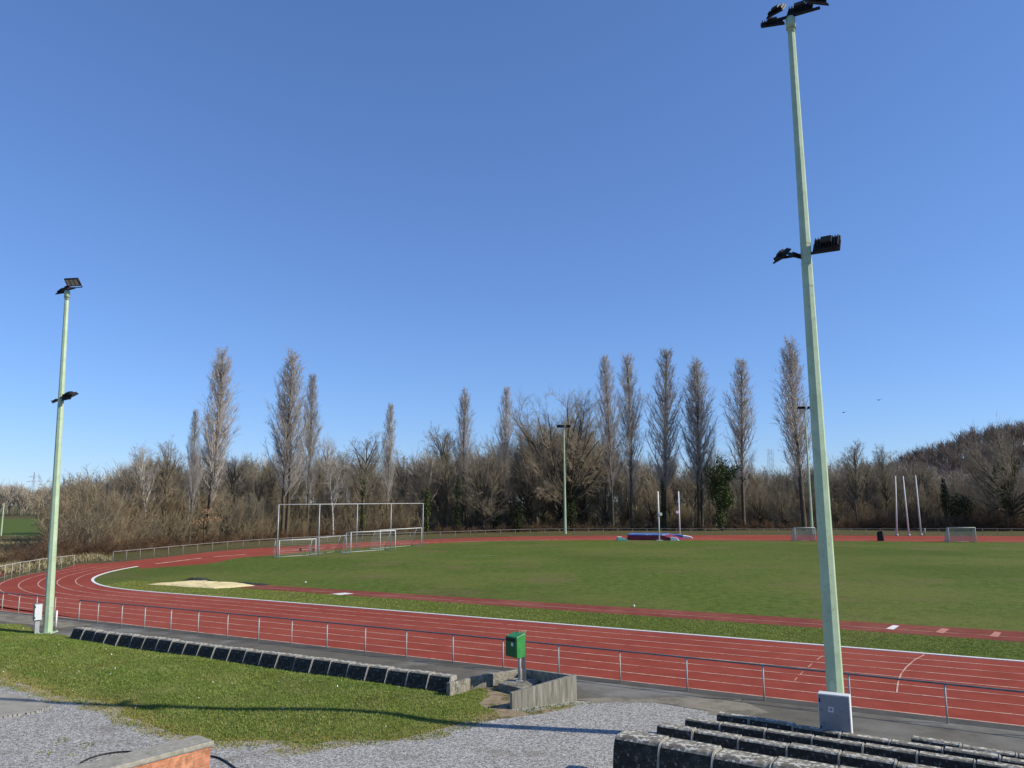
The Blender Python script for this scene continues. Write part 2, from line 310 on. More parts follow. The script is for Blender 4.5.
# lane lines
mb = MB()
for k in range(1, 9):
    P = smooth(offs(kerbP, sgn*LW*k), 20)
    if k > 6: P = P[P[:, 0] > -34] if k == 7 else P[P[:, 0] > -30]
    ribbon(mb, P[::2], .07 if k < 8 else .08, .012)
bl = [G(*p) for p in [(924.5, 655), (914.8, 660), (906, 667.8), (900.7, 674.8), (898, 683), (896.8, 693.3)]]
ribbon(mb, smooth(resample(bl, .2), 3), .05, .016)
for a, b in [((822.7, 656), (817, 660)), ((812, 664), (808, 667.5)), ((803, 672), (800, 675)), ((797, 678), (794.5, 681))]:
    ribbon(mb, [G(*a), G(*b)], .03, .016)
dashes = [((155.6, 563.9), (202.5, 558.1)), ((213.4, 556.9), (247.8, 554.2)), ((272.8, 551.9), (326.8, 548)), ((330, 547.8), (395, 544.2)), ((400, 543.9), (440, 542.2)), ((442, 542.1), (560, 539.5))]
for (a, b) in dashes: ribbon(mb, resample([G(*a), G(*b)], .5), .42, .016)
ribbon(mb, [G(560, 539.5), G(640, 539.9)], .1, .016)
for k in range(1, 6):
    P = smooth(offs(inner2, (1 if (offs(inner2, 1.)[60]@NN) > (inner2[60]@NN) else -1)*LW*1.1*k), 20)
    P = P[P[:, 1] > 112]
    ribbon(mb, P[::3], .08, .012)
o = mb.build('lane_markings', MT['line']); o['kind'] = 'structure'
mb = MB(); A = offs(kerbP, -.10); B = offs(kerbP, .10)
for i in range(0, len(kerbP)-1):
    mb.hexa([(*A[i], 0), (*A[i+1], 0), (*B[i+1], 0), (*B[i], 0)], [(*A[i], .032), (*A[i+1], .032), (*B[i+1], .032), (*B[i], .032)])
import bmesh
o = mb.build('track_kerb', MT['white']); o['kind'] = 'structure'
bm = bmesh.new(); bm.from_mesh(o.data); bmesh.ops.recalc_face_normals(bm, faces=bm.faces); bm.to_mesh(o.data); bm.free()

# runway + boards
rw_top = [(263.4, 585.8), (300, 587.7), (355, 590.6), (440, 595.6), (560, 602.8), (600, 605.3), (760, 615.8), (864, 623.2), (1024, 632.6)]
rw_bot = [(237, 587.6), (300, 592.8), (440, 601.6), (560, 609.9), (600, 613.6), (760, 623.9), (864, 631.7), (1024, 642)]
rt_ = np.array(GP(rw_top)); rb_ = np.array(GP(rw_bot))
def lfit(P): q = np.polyfit(P[:, 0], P[:, 1], 1); return lambda x: float(np.polyval(q, x))
ft, fb = lfit(rt_), lfit(rb_)
x0 = G(250, 586.5)[0]
sheet('runway', [(x0-1.5, fb(x0-1.5)), (60, fb(60)), (60, ft(60)), (x0, ft(x0))], .016, MT['runway'])
mb = MB(); ribbon(mb, [(x0, (ft(x0)*.4+fb(x0)*.6)), (60, (ft(60)*.4+fb(60)*.6))], .05, .020)
o = mb.build('runway_line', MT['runway'] if False else MT['line']); o['kind'] = 'structure'
def board(px0, px1, m, name, ya, yb, z=.024):
    p = GP([(px0[0], px0[1]), (px0[2], px0[3]), (px1[2], px1[3]), (px1[0], px1[1])])
    s_ = sheet(name, p, z, m); return s_
board((886, 629.2, 893, 625.6), (893.5, 630, 899.5, 626.3), MT['white'], 'takeoff_board_marking', 0, 0)
MT['pink'] = mat('faded_pink', [(.3, (.40, .16, .12)), (.7, (.48, .22, .17))], 2)
board((935.5, 632.5, 942, 628.7), (943, 634, 949.5, 629.6), MT['pink'], 'board_marking', 0, 0)
board((989, 636.7, 995, 632), (998, 637.5, 1001.5, 633), MT['pink'], 'board_marking', 0, 0)
board((331, 594.3, 345, 593.0), (340, 595.3, 354, 594), MT['white'], 'board_marking', 0, 0)

# sand pit (low mound)
pit = ragged(GP([(146, 584.7), (165, 583.2), (191.6, 581.2), (208.8, 582), (240, 583.2), (257, 585.6), (240, 587.6), (215, 588.9), (191.6, 587.4), (171, 586)]), .12, .5, 3)
cx = sum(p[0] for p in pit)/len(pit); cy = sum(p[1] for p in pit)/len(pit)
mb = MB(); rings = [(1, .018), (.85, .09), (.6, .13), (.3, .10)]
vs = []
for s_, z in rings: vs.append([(cx+(p[0]-cx)*s_, cy+(p[1]-cy)*s_, z+random.uniform(-.02, .03)*(s_ < 1)) for p in pit])
n = len(pit)
for a in range(3):
    for j in range(n): mb.poly([vs[a][j], vs[a][(j+1) % n], vs[a+1][(j+1) % n], vs[a+1][j]])
for j in range(n): mb.poly([vs[3][j], vs[3][(j+1) % n], (cx, cy, .12)])
o = mb.build('sand_pit', MT['sand']); o['kind'] = 'structure'
def tarp(px, py, L, W, h, label, rz, m='tarp', name='folded_tarpaulin'):
    g = G(px, py); mb = MB(); nx, ny = 14, 6; rg = np.random.default_rng(int(px))
    Z = np.zeros((nx+1, ny+1))
    for i in range(nx+1):
        for j in range(ny+1):
            e_ = min(i, nx-i, j*1.6, (ny-j)*1.6); Z[i, j] = (min(1, e_/2.2))*h*(.6+.5*rg.random())
    V = [[(-L/2+L*i/nx+rg.normal()*.05, -W/2+W*j/ny+rg.normal()*.05, Z[i, j]) for j in range(ny+1)] for i in range(nx+1)]
    for i in range(nx):
        for j in range(ny): mb.poly([V[i][j], V[i+1][j], V[i+1][j+1], V[i][j+1]])
    o = mb.build(name, MT[m]); o.location = (g[0], g[1], .02); o.rotation_euler.z = rz
    return tag(o, label, 'tarpaulin')
tarp(198.5, 580.6, 2.2, 1.0, .20, 'dark crumpled cover bundled on the far edge of the sand pit', -.5)
tarp(249, 584.0, 3.6, .7, .08, 'low dark tarpaulin lying where the runway meets the sand pit', -.5)

# concourse, gravel, lawn, dirt, slab
outer_near = [tuple(p) for p in outer[::4] if p[1] < 50]
oo = [(p[0], p[1]) for p in outer_near]
con_low = GP([(-70, 622), (0, 626), (20, 624.5), (40, 632), (55, 634.5), (69, 636.5), (137, 646), (260, 665), (346, 677), (449, 693), (484, 689), (512, 680), (520, 688), (577, 701), (600, 702), (654, 703), (712, 712.5), (735, 719), (840, 745), (1024, 790)])
sheet('concourse', oo+con_low+[tuple(G(1250, 830))], .006, MT['asphalt'])
P = offs(smooth(offs(kerbP, sgn*(LW*8+.05)), 40), sgn*.28)
P = P[(P[:, 1] < 50) & (P[:, 0] < 40)]
mb = MB(); ribbon(mb, P[::3], .5, .010); o = mb.build('asphalt_edge_strip', MT['darkasphalt']); o['kind'] = 'structure'
grav = GP([(-80, 664), (0, 677), (20, 683), (50, 692), (83, 698), (122, 705), (200, 720), (330, 730), (420, 725), (485, 714), (512, 709), (560, 703), (577, 701.2), (600, 702), (654, 703), (712, 712.5), (735, 719), (840, 745), (1024, 790)])
sheet('gravel_yard', ragged(grav[:19], .03, .3, 2)[:-2]+[(11, 8), (-22, 8), (-30, 18)] if False else grav+[(14, 8), (-24, 8), (-32, 20)], .009, MT['gravel'])
sheet('dirt_patch', ragged(GP([(440, 707), (470, 697), (484, 690), (505, 684), (520, 688), (512, 710), (530, 711), (575, 702), (585, 703), (560, 711), (520, 717), (485, 722), (450, 716)]), .1, .25, 5), .013, MT['dirt'])
MT['dust'] = mat('asphalt_silt', [(.3, (.19, .17, .13)), (.7, (.27, .24, .185))], 2.5, layers=[(1.2, (.13, .12, .095), .48, .6, .8), (40, (.34, .31, .26), .58, .66, .5)])
sheet('silt_patch', ragged(GP([(577, 699.5), (620, 698), (700, 700), (745, 705), (768, 713), (750, 722), (735, 719), (712, 712.3), (654, 702.8), (600, 701.8)]), .12, .3, 12), .0115, MT['dust'])
sheet('silt_patch', ragged(GP([(-40, 612), (0, 612), (40, 617), (75, 621.5), (95, 625), (60, 628), (0, 621), (-40, 621)]), .08, .3, 13), .0115, MT['dust'])
sheet('silt_patch', ragged(GP([(735, 700), (748, 699), (722, 716), (706, 715)]), .06, .3, 14), .0135, MT['dust'])
# lawn as a gently mounded sheet
lawn_poly = GP([(-90, 624), (0, 625), (20, 625), (40, 632), (55, 634), (69, 636), (137, 645.5), (260, 664.5), (346, 676.5), (449, 692.5), (470, 690.5), (484, 688), (490, 697), (478, 705), (500, 712), (470, 721), (427, 731.5), (392, 738), (362, 738), (331, 739.5), (302.8, 745), (272, 740.5), (243, 741.5), (214, 742), (184, 735), (153, 725), (131, 716), (122, 707.5), (83, 699.5), (50, 694), (20, 684), (0, 677.6), (-90, 655)])
LP = np.array(ragged(lawn_poly, .09, .3, 9))
def inside(P, poly):
    x, y = P[:, 0], P[:, 1]; r = np.zeros(len(P), bool); n = len(poly)
    X, Y = poly[:, 0], poly[:, 1]
    for i in range(n):
        j = i-1
        cnd = ((Y[i] > y) != (Y[j] > y)) & (x < (X[j]-X[i])*(y-Y[i])/((Y[j]-Y[i])+1e-12)+X[i]); r ^= cnd
    return r
def edge_dist(P, poly):
    d = np.full(len(P), 1e9); n = len(poly)
    for i in range(n):
        a = poly[i-1]; b = poly[i]; ab = b-a; t = np.clip(((P-a)@ab)/(ab@ab+1e-9), 0, 1)
        d = np.minimum(d, np.hypot(*(P-a-t[:, None]*ab).T))
    return d
def lawn_h(P):
    d = edge_dist(P, LP); s = np.clip(d/1.6, 0, 1); s = s*s*(3-2*s)
    return .014+s*(.10+.07*np.exp(-((P[:, 0]+3.2)/2.2)**2)+.04*np.sin(P[:, 0]*.9)+.02*np.sin(P[:, 1]*1.7+P[:, 0]))
def lawn_sheet():
    xs = np.arange(LP[:, 0].min(), LP[:, 0].max(), .35); ys = np.arange(LP[:, 1].min(), LP[:, 1].max(), .35)
    g = np.stack(np.meshgrid(xs, ys), -1).reshape(-1, 2); ins = inside(g, LP) & (edge_dist(g, LP) > .18); g = g[ins]
    from mathutils.geometry import delaunay_2d_cdt
    pts = [Vector(p) for p in LP]+[Vector(p) for p in g]
    n = len(LP); ed = [(i, (i+1) % n) for i in range(n)]
    v, e_, f, *_ = delaunay_2d_cdt(pts, ed, [list(range(n))], 1, 1e-5)
    V = np.array([(p.x, p.y) for p in v]); Z = lawn_h(V)
    fs = []
    for t in f:
        a, b, c_ = (V[i] for i in t[:3])
        if (b[0]-a[0])*(c_[1]-a[1])-(b[1]-a[1])*(c_[0]-a[0]) < 0: t = t[::-1]
        fs.append(tuple(t))
    me = bpy.data.meshes.new('lawn'); me.from_pydata([(p[0], p[1], z) for p, z in zip(V, Z)], [], fs); me.update()
    me.polygons.foreach_set('use_smooth', [True]*len(me.polygons))
    o = link('lawn', me, MT['lawn']); o['kind'] = 'structure'
lawn_sheet()
def blades(name, poly, dens, hgt, wid, m, hf, label, edge=None, seed=4, per=3, thin=None):
    rg = np.random.default_rng(seed); poly = np.array(poly)
    x0, y0 = poly.min(0); x1, y1 = poly.max(0); n = int((x1-x0)*(y1-y0)*dens)
    P = np.stack([rg.uniform(x0, x1, n), rg.uniform(y0, y1, n)], 1); P = P[inside(P, poly)]
    if thin is not None: P = P[thin(P, rg)]
    P = np.repeat(P, per, 0)+rg.normal(size=(len(P)*per, 2))*.025
    z = hf(P); k = len(P); a = rg.uniform(0, 2*np.pi, k); hh = hgt*rg.uniform(.5, 1.3, k); ww = wid*rg.uniform(.6, 1.2, k)
    lean = rg.normal(size=(k, 2))*.55*hh[:, None]
    d = np.stack([np.cos(a), np.sin(a)], 1)*ww[:, None]/2
    V = np.zeros((k, 3, 3)); V[:, 0, :2] = P-d; V[:, 1, :2] = P+d; V[:, 2, :2] = P+lean; V[:, 0, 2] = z-.005; V[:, 1, 2] = z-.005; V[:, 2, 2] = z+hh
    me = np_mesh(name, V.reshape(-1, 3), np.arange(k*3).reshape(-1, 3), m); o = link(name, me, None)
    return tag(o, label, 'grass', kind='stuff')
vis = np.array([p for p in LP if True])
def lawn_thin(P, rg):
    d = edge_dist(P, LP); s = .5+.5*np.sin(P[:, 0]*1.3+2*np.sin(P[:, 1]*1.1))
    return rg.random(len(P)) < np.clip(.25+d*.9, 0, 1)*(.75+.25*s)
vp = LP[(LP[:, 0] > -30)]
ge_ = np.array(GP([(-60, 672), (0, 679), (20, 685), (50, 695), (83, 700.5), (122, 708.5), (131, 717), (153, 726.5), (184, 736), (214, 742.5), (243, 742.5), (272, 741.5), (302.8, 747), (331, 741), (362, 739), (392, 739), (427, 732.5), (470, 722), (500, 713)]))
ge_r = resample(ge_, .15)
def gdist(P):
    d = np.full(len(P), 9.0)
    for i in range(0, len(ge_r), 2): d = np.minimum(d, np.hypot(P[:, 0]-ge_r[i, 0], P[:, 1]-ge_r[i, 1]))
    return d
band = [tuple(p) for p in ge_+np.array([0, .9])]+[tuple(p) for p in (ge_+np.array([0, -.9]))[::-1]]
def edge_h(P):
    h = lawn_h(P); h[~inside(P, LP)] = .01; return h
def band_thin(P, rg):
    d = gdist(P); n_ = .5+.5*np.sin(P[:, 0]*2.1+1.7*np.sin(P[:, 1]*2.7)); return rg.random(len(P)) < np.clip(1.25-d/(.35+.6*n_), 0, 1)
blades('edge_moss', band, 520, .030, .022, MT['moss'], edge_h, 'yellowish dry moss and grass thinning out into the gravel', thin=band_thin, seed=21)
def band_thin2(P, rg):
    d = gdist(P); n_ = .5+.5*np.sin(P[:, 0]*3.3+2*np.sin(P[:, 1]*3.1)); return (rg.random(len(P)) < np.clip(1-d/.7, 0, 1)*.9) & (n_ > .45)
blades('edge_grass', band, 260, .045, .022, MT['blade'], edge_h, 'ragged green grass tufts along the gravel edge of the lawn', thin=band_thin2, seed=22)
blades('lawn_grass', vp, 300, .05, .020, MT['blade'], lawn_h, 'short mossy green grass growing over the near lawn', thin=lawn_thin)
strip = [tuple(p) for p in kerbP[::3] if -30 < p[0] < 32]
sx = [p[0] for p in strip]
strip_poly = strip+[(sx[-1]+.5, fb(sx[-1])-.0)]+[(x, fb(x)-.05) for x in np.linspace(-28, 32, 20)]
blades('verge_grass', strip_poly, 85, .03, .035, MT['blade2'], lambda P: np.full(len(P), .012), 'yellowish green grass between the white kerb and the runway', seed=8)
blades('lawn_yellow_moss', vp, 60, .035, .03, MT['moss'], lawn_h, 'yellow moss patches in the near lawn', seed=41,
       thin=lambda P, rg: rg.random(len(P)) < np.clip(np.sin(P[:, 0]*.55+1.3*np.sin(P[:, 1]*.8))*np.sin(P[:, 1]*1.3+P[:, 0]*.3)*1.3, .02, 1))
MT['daisy'] = mat('daisy_petals', [(.3, (.75, .75, .70)), (.7, (.85, .85, .80))], 3)
blades('daisies', vp, .9, .05, .05, MT['daisy'], lawn_h, 'tiny white daisies dotted over the near lawn', seed=43, per=1)
# scattered weeds in the gravel
weed = GP([(20, 745), (60, 738), (95, 742), (90, 757), (50, 757)])
blades('gravel_weeds', weed, 90, .04, .03, MT['blade'], lambda P: np.full(len(P), .01), 'sparse green weeds growing in the gravel', seed=3,
       thin=lambda P, rg: (np.sin(P[:, 0]*7)+np.sin(P[:, 1]*6.3+P[:, 0]*3) > .35+1.2*rg.random(len(P))))
foot = GP([(512, 711), (575, 702.5), (596, 703), (560, 711), (530, 714)])
blades('wall_foot_grass', foot, 160, .06, .025, MT['blade'], lambda P: np.full(len(P), .014), 'tufts of grass along the foot of the low concrete wall', seed=5,
       thin=lambda P, rg: rg.random(len(P)) < .55)
MT['drygrass'] = mat('dry_tall_grass', [(.3, (.20, .17, .085)), (.7, (.34, .29, .17))], .5)
dv = GP([(-60, 537.5), (56, 537.5), (112, 561), (75, 563), (50, 569), (-60, 586)])
blades('dry_grass', dv, 5, .45, .10, MT['drygrass'], lambda P: np.full(len(P), .0), 'dry tan rough grass beyond the left bend railing', seed=31, per=4)
# concrete slab at left
sp = GP([(-60, 686), (0, 693.5), (18, 695.8), (51.7, 706), (33.7, 712.8), (0, 718.8), (-60, 727)])
mb = MB(); mb.hexa([(x, y, 0) for x, y in sp][::-1], [(x, y, .035) for x, y in sp][::-1]); o = mb.build('concrete_pad', MT['slab']); o['kind'] = 'structure'
mb = MB(); rg = random.Random(3)
E0 = np.array(G(52, 706.5)); E1 = np.array(G(34, 713.3)); E2 = np.array(G(-40, 725))
for a, b, n in ((E0, E1, 7), (E1, E2, 16)):
    d = (b-a)/n; l = np.linalg.norm(d); t = d/l; nn_ = np.array([-t[1], t[0]])
    for i in range(n):
        if rg.random() < .25: continue
        p = a+d*i; q = p+t*l*rg.uniform(.6, .85); wd = nn_*.06; z = rg.uniform(.045, .06)
        mb.hexa([(*(p-wd), 0), (*(q-wd), 0), (*(q+wd), 0), (*(p+wd), 0)], [(*(p-wd), z), (*(q-wd), z), (*(q+wd), z), (*(p+wd), z)])
o = mb.build('slab_edging', MT['benchrib']); o['kind'] = 'structure'

# ------------------------------------------------------------------ railings
def railing(name, pts, posts, hgt, label, r=.028, pr=.026, tubem='tube', postm='post', group=None, cat='railing', mid=False):
    """pts: rail line (world xy); posts: world xy of posts"""
    base = posts[0]; root = empty(name, (base[0], base[1], 0)); tag(root, label, cat, group)
    bx, by = base
    mb = MB(); mb.tube([(p[0]-bx, p[1]-by, hgt) for p in pts], r, 8); mb.build('top_rail', MT[tubem], root)
    for p in posts:
        m_ = MB(); m_.tube([(0, 0, -.1), (0, 0, hgt-r*.6)], pr, 8); o = m_.build('post', MT[postm], root, (p[0]-bx, p[1]-by, 0))
    return root
Hr = 1.03
tops = [(79.4, 600.5), (100.3, 601.6), (122.7, 604), (146.6, 605.7), (171.6, 608.3), (198.6, 610.8), (227.5, 613.6), (258.3, 616.6), (291.3, 619.7), (327, 622.7), (365.5, 626.1), (406.7, 629.8), (453.1, 634.4), (503.1, 638.9), (558.1, 643.9), (619.2, 650.3), (686.3, 657.5), (762.2, 664.9), (848, 673.7), (945.7, 684.3)]
tp = [np.array(G(x, y, Hr)) for x, y in tops]
d_ = (tp[-1]-tp[-4])/3
ex = [tp[-1]+d_*k for k in range(1, 5)]
# straighten gently
allp = np.array(tp+ex); q = np.polyfit(allp[:, 0], allp[:, 1], 2); allp[:, 1] = np.polyval(q, allp[:, 0])
railing('railing', allp, [tuple(p) for p in allp], Hr, 'long grey steel railing between the concourse and the near straight of the track')
tl = [np.array(G(x, y, Hr)) for x, y in [(55.8, 597.3), (37.5, 595.6), (19.8, 594.2), (3.4, 592.8), (-12, 591.8), (-27, 591)]]
railing('railing', tl, [tuple(p) for p in tl], Hr, 'short grey railing at the left edge behind the left floodlight mast')
lf = [np.array(G(x, y)) for x, y in [(73.4, 568.2), (61, 569.7), (50, 571.3), (38.7, 573.2), (28.5, 575.2), (19.2, 576.7), (11.2, 578.8), (4.2, 580.2), (-3, 582.5)]]
railing('railing', lf, [tuple(p) for p in lf], 1.15, 'pale curved railing outside the left bend of the track', tubem='post')
fr = [(112.5, 562.8), (123.4, 562), (137.5, 560.3), (152, 558.4), (166.6, 556.9), (181.4, 555.4), (196, 553.6), (210.3, 552.3), (225, 550.7), (240.8, 549.2), (257.5, 547.7), (273, 546.9), (290, 546), (308, 545), (326, 543.9), (344, 542.9), (362, 541.8), (380, 540.9), (395, 540.2), (410, 539.6), (425, 539.1), (440, 538.9), (454.7, 538.6), (470, 537.8), (484.4, 537.1), (500, 536.4), (515, 535.7), (530, 535.4), (545, 535.3)]
frp = [np.array(G(*p)) for p in fr]
xs = 545+14.6
while xs < 1075: frp.append(np.array(G(xs, 534.9+(xs-545)*.0012))); xs += 14.6
frs = np.array(frp); sm = frs.copy(); smooth(sm, 6)
railing('railing', sm, [tuple(p) for p in sm], 1.08, 'long thin grey railing round the far side of the track before the trees', r=.034, pr=.034, tubem='railfar', postm='railfar')
# low white stake beside the left mast
g = G(55.5, 627.5); mb = MB(); mb.tube([(0, 0, 0), (0, 0, .78)], .045, 8); mb.tube([(0, 0, .78), (0, 0, .8)], [.045, .02], 8); o = mb.build('marker_post', MT['white']); o.location = (*g, 0)
tag(o, 'short white marker post just right of the left floodlight mast', 'post')

# ------------------------------------------------------------------ floodlight masts
def floodlight(parent, loc, yaw, tilt, s=1.0, n=3, mods=True):
    """housing with fins on the back and glazed modules on the front (+Y local, tilted down)"""
    R = Matrix.Rotation(yaw, 4, 'Z') @ Matrix.Rotation(-tilt, 4, 'X'); R.translation = Vector(loc)
    mb = MB(); w_, h_, t_ = .78*s, .50*s, .09*s
    mb.box(-w_/2, w_/2, -t_/2, t_/2, -h_/2, h_/2)
    for i in range(9):
        x = -w_/2+.05*s+i*(w_-.1*s)/8; mb.box(x-.012*s, x+.012*s, -t_/2-.09*s, -t_/2-.001, -h_/2+.04*s, h_/2-.04*s)
    mb.box(-.16*s, .16*s, -t_/2-.17*s, -t_/2-.092*s, -.13*s, .13*s)
    for sx in (-1, 1):
        mb.box(sx*(w_/2+.012*s)-.010*s, sx*(w_/2+.012*s)+.010*s, -.03*s, .03*s, -h_/2-.10*s, .05*s)
    mb.box(-w_/2-.02*s, w_/2+.02*s, -.028*s, .028*s, -h_/2-.13*s, -h_/2-.102*s)
    o = mb.build('floodlight', MT['black'], parent); o.matrix_local = R
    if mods:
        for i in range(n):
            g_ = MB(); ww = (w_-.06*s)/n; x = -w_/2+.03*s+ww*(i+.5)
            g_.box(x-ww*.40, x+ww*.40, t_/2+.001, t_/2+.012*s, -h_/2+.05*s, h_/2-.05*s)
            g_.build('lamp_glass', MT['glass'], o)
    return o
def octo(mb, z0, z1, r0, r1, segs=1):
    mb.tube([(0, 0, z0+(z1-z0)*k/segs) for k in range(segs+1)], [r0+(r1-r0)*k/segs for k in range(segs+1)], 8, smooth=False)
def mast(px, base, top, mid, r0, r1, label, heads, midheads, rz=-.4959, cab=None, s=1.0, bars=(1.0, .95)):
    x, y = base; root = empty('floodlight_mast', (x, y, 0)); dd_ = ray(*px); root.rotation_euler.y = math.atan2(dd_[0]*y/dd_[1]-x, top)*1.0; tag(root, label, 'floodlight mast')
    mb = MB(); octo(mb, 0, top-.55, r0, r1, 6); mb.build('pole', MT['pole'], root).rotation_euler.z = math.radians(10.8)
    mb = MB(); mb.tube([(0, 0, top-.56), (0, 0, top-.05)], r1*1.0, 12); mb.tube([(0, 0, top-.42), (0, 0, top-.10)], r1*1.35, 12)
    mb.build('pole_cap', MT['pole'], root)
    for zz in (mid-.28, mid-.9, mid+.30): 
        rr = r0+(r1-r0)*(zz/(top-.55)); mb = MB(); mb.tube([(0, 0, zz-.02), (0, 0, zz+.02)], rr*1.05, 8, smooth=False); mb.build('band', MT['pole'], root).rotation_euler.z = math.radians(10.8)
    mb = MB(); mb.box(-.32, .32, -.32, .32, 0, .035)
    for sx in (-1, 1):
        for sy in (-1, 1): mb.box(sx*.26-.03, sx*.26+.03, sy*.26-.03, sy*.26+.03, .036, .08)
    mb.build('base_plate', MT['pole'], root, bevel=.005)
    cr, sr = math.cos(rz), math.sin(rz)
    for (zz, L) in ((top-.02, bars[0]), (mid, bars[1])):
        mb = MB(); rr = .032*s
        mb.hexa([(-L*cr+rr*sr*1, -L*sr-rr*cr, zz-rr), (L*cr+rr*sr, L*sr-rr*cr, zz-rr), (L*cr-rr*sr, L*sr+rr*cr, zz-rr), (-L*cr-rr*sr, -L*sr+rr*cr, zz-rr)],
                [(-L*cr+rr*sr*1, -L*sr-rr*cr, zz+rr), (L*cr+rr*sr, L*sr-rr*cr, zz+rr), (L*cr-rr*sr, L*sr+rr*cr, zz+rr), (-L*cr-rr*sr, -L*sr+rr*cr, zz+rr)])
        mb.build('crossbar', MT['black'], root)
    for zz, hs in ((top, heads), (mid, midheads)):
        for (u, dy, dz, yaw, tilt, sc) in hs:
            floodlight(root, (u*cr-dy*sr, u*sr+dy*cr, zz+dz), rz+yaw, tilt, s*sc)
    return root
BR = G(839, 744.5)
R_ = math.radians
mr = mast((790.8, 25), BR, 19.68, 12.6, .215, .10, 'tall pale green floodlight mast in the right foreground with a grey cabinet',
     [(-.52, .12, -.02, R_(14), R_(48), .78), (-.34, -.10, .20, R_(-22), R_(40), .62), (.26, .15, .20, R_(-4), R_(38), .85), (.66, .02, .26, R_(38), R_(38), .78)],
     [(-.62, .10, .10, R_(-50), R_(42), .62), (-.30, -.05, -.02, R_(60), R_(55), .45), (.54, .05, .22, R_(-6), R_(34), .85)], bars=(.80, .85))
def cabinet(root, w_, d_, z0, z1, yaw, off, m, sidem, leg=False, sticker=True):
    R = Matrix.Rotation(yaw, 4, 'Z'); R.translation = Vector((off[0], off[1], 0))
    mb = MB(); mb.box(-w_/2, w_/2, -d_/2, d_/2, z0, z1); o = mb.build('cabinet', MT[sidem], root, bevel=.008); o.matrix_local = R
    mb = MB(); mb.box(-w_/2+.015, w_/2-.015, -d_/2-.02, -d_/2-.001, z0+.02, z1-.02); d = mb.build('cabinet_door', MT[m], o, bevel=.006)
    for zz in (z0+.12*(z1-z0)+.04, z1-.12*(z1-z0)-.04):
        mb = MB(); mb.box(-w_/2+.02, -w_/2+.05, -d_/2-.03, -d_/2-.021, zz-.045, zz+.045); mb.build('hinge', MT['black'], o)
    if sticker:
        zc = z0+(z1-z0)*.63; xc = -w_*.10
        mb = MB(); mb.box(xc-.06, xc+.06, -d_/2-.024, -d_/2-.0215, zc-.06, zc+.06); s1 = mb.build('sticker', MT['white'], o)
        mb = MB(); mb.box(xc-.035, xc+.035, -d_/2-.027, -d_/2-.0245, zc-.03, zc+.035); mb.build('sticker_print', MT['cabinet'], o)
    if leg:
        mb = MB(); mb.box(-w_*.28, w_*.28, -d_*.3, d_*.3, 0, z0-.001); mb.build('cabinet_leg', MT['galv'], o)
    return o
cabinet(mr, .72, .28, .36, 1.30, R_(-29), (-.20, -.40), 'cabinet', 'cabwhite')  # pale body colour paints the sunlit side beside the grey door
BL = G(47.5, 633.0)
ml = mast((67.5, 288), BL, 16.42, 10.9, .20, .10, 'pale green floodlight mast at the left with a small raised cabinet',
     [(-.50, .12, .02, R_(10), R_(50), .72), (-.16, .1, .10, R_(-30), R_(50), .62), (.50, -.06, .28, R_(205), R_(50), .86)],
     [(-.55, .1, .0, R_(-30), R_(60), .50), (.30, .1, .04, R_(0), R_(60), .5), (.70, 0, .16, R_(15), R_(62), .80)], bars=(.65, .75))
cabinet(ml, .32, .30, .62, 1.36, R_(40), (-.38, -.22), 'cabwhite', 'cabinet', leg=True, sticker=False)  # grey body paints the shaded side, white door the sunlit face
def farmast(tx, ty, Y, hgt, lab):
    x, y, z = at_depth(tx, ty, Y); root = empty('floodlight_mast', (x, y, 0)); tag(root, lab, 'floodlight mast')
    mb = MB(); octo(mb, 0, z-.3, .26, .11, 4); mb.build('pole', MT['pole'], root)
    mb = MB(); mb.box(-1.05, 1.05, -.05, .05, z-.32, z-.24); mb.build('crossbar', MT['black'], root)
    for u in (-.95, -.3, .85): floodlight(root, (u, -.1, z-.02), R_(180+random.uniform(-25, 25)), R_(50), .95, mods=False)
farmast(563.8, 426, 141.5, 19.7, 'distant pale green floodlight mast beyond the far straight in front of the broad bare tree')
farmast(804.6, 407.5, 139, 21, 'distant pale green floodlight mast partly behind the near mast by a small goal')
# pale post at the far left
x, y = G(.8, 536.5); mb = MB(); octo(mb, 0, 5.6, .13, .11, 2); o = mb.build('pale_post', MT['pole']); o.location = (x, y, 0); tag(o, 'pale green post at the left edge beyond the bend by the meadow', 'post')

# ------------------------------------------------------------------ ball stop frame and goals
def tubes_obj(name, segs, r, m, parent, n=6, org=(0, 0)):
    mb = MB()
    for a, b in segs: mb.tube([(a[0]-org[0], a[1]-org[1], a[2]), (b[0]-org[0], b[1]-org[1], b[2])], r, n)
    return mb.build(name, m, parent)
P0 = G(276.7, 558.2); P1 = G(422.6, 546.2)
fr_x = [276.7, 318, 356.3, 390.4, 422.6]; root = empty('ball_stop_frame', (*P0, 0)); tag(root, 'tall wide grey steel ball stop frame standing behind the goals', 'ball stop frame')
def on_line(px):  # intersection of the pixel column with the P0-P1 line
    best = min(np.linspace(0, 1, 600), key=lambda t: abs(proj(P0[0]+(P1[0]-P0[0])*t, P0[1]+(P1[1]-P0[1])*t, 0)[0]-px)); return (P0[0]+(P1[0]-P0[0])*best, P0[1]+(P1[1]-P0[1])*best)
Mi = M.inverted()
def proj(x, y, z):
    v = Mi @ Vector((x, y, z)); return (512+F*v.x/-v.z, 384-F*v.y/-v.z)
HB = 5.65
for px in fr_x:
    p = on_line(px); tubes_obj('post', [((*p, 0), (*p, HB))], .058, MT['galv'], root, org=P0)
tubes_obj('top_rail', [((*P0, HB), (*P1, HB))], .05, MT['galv'], root, org=P0)
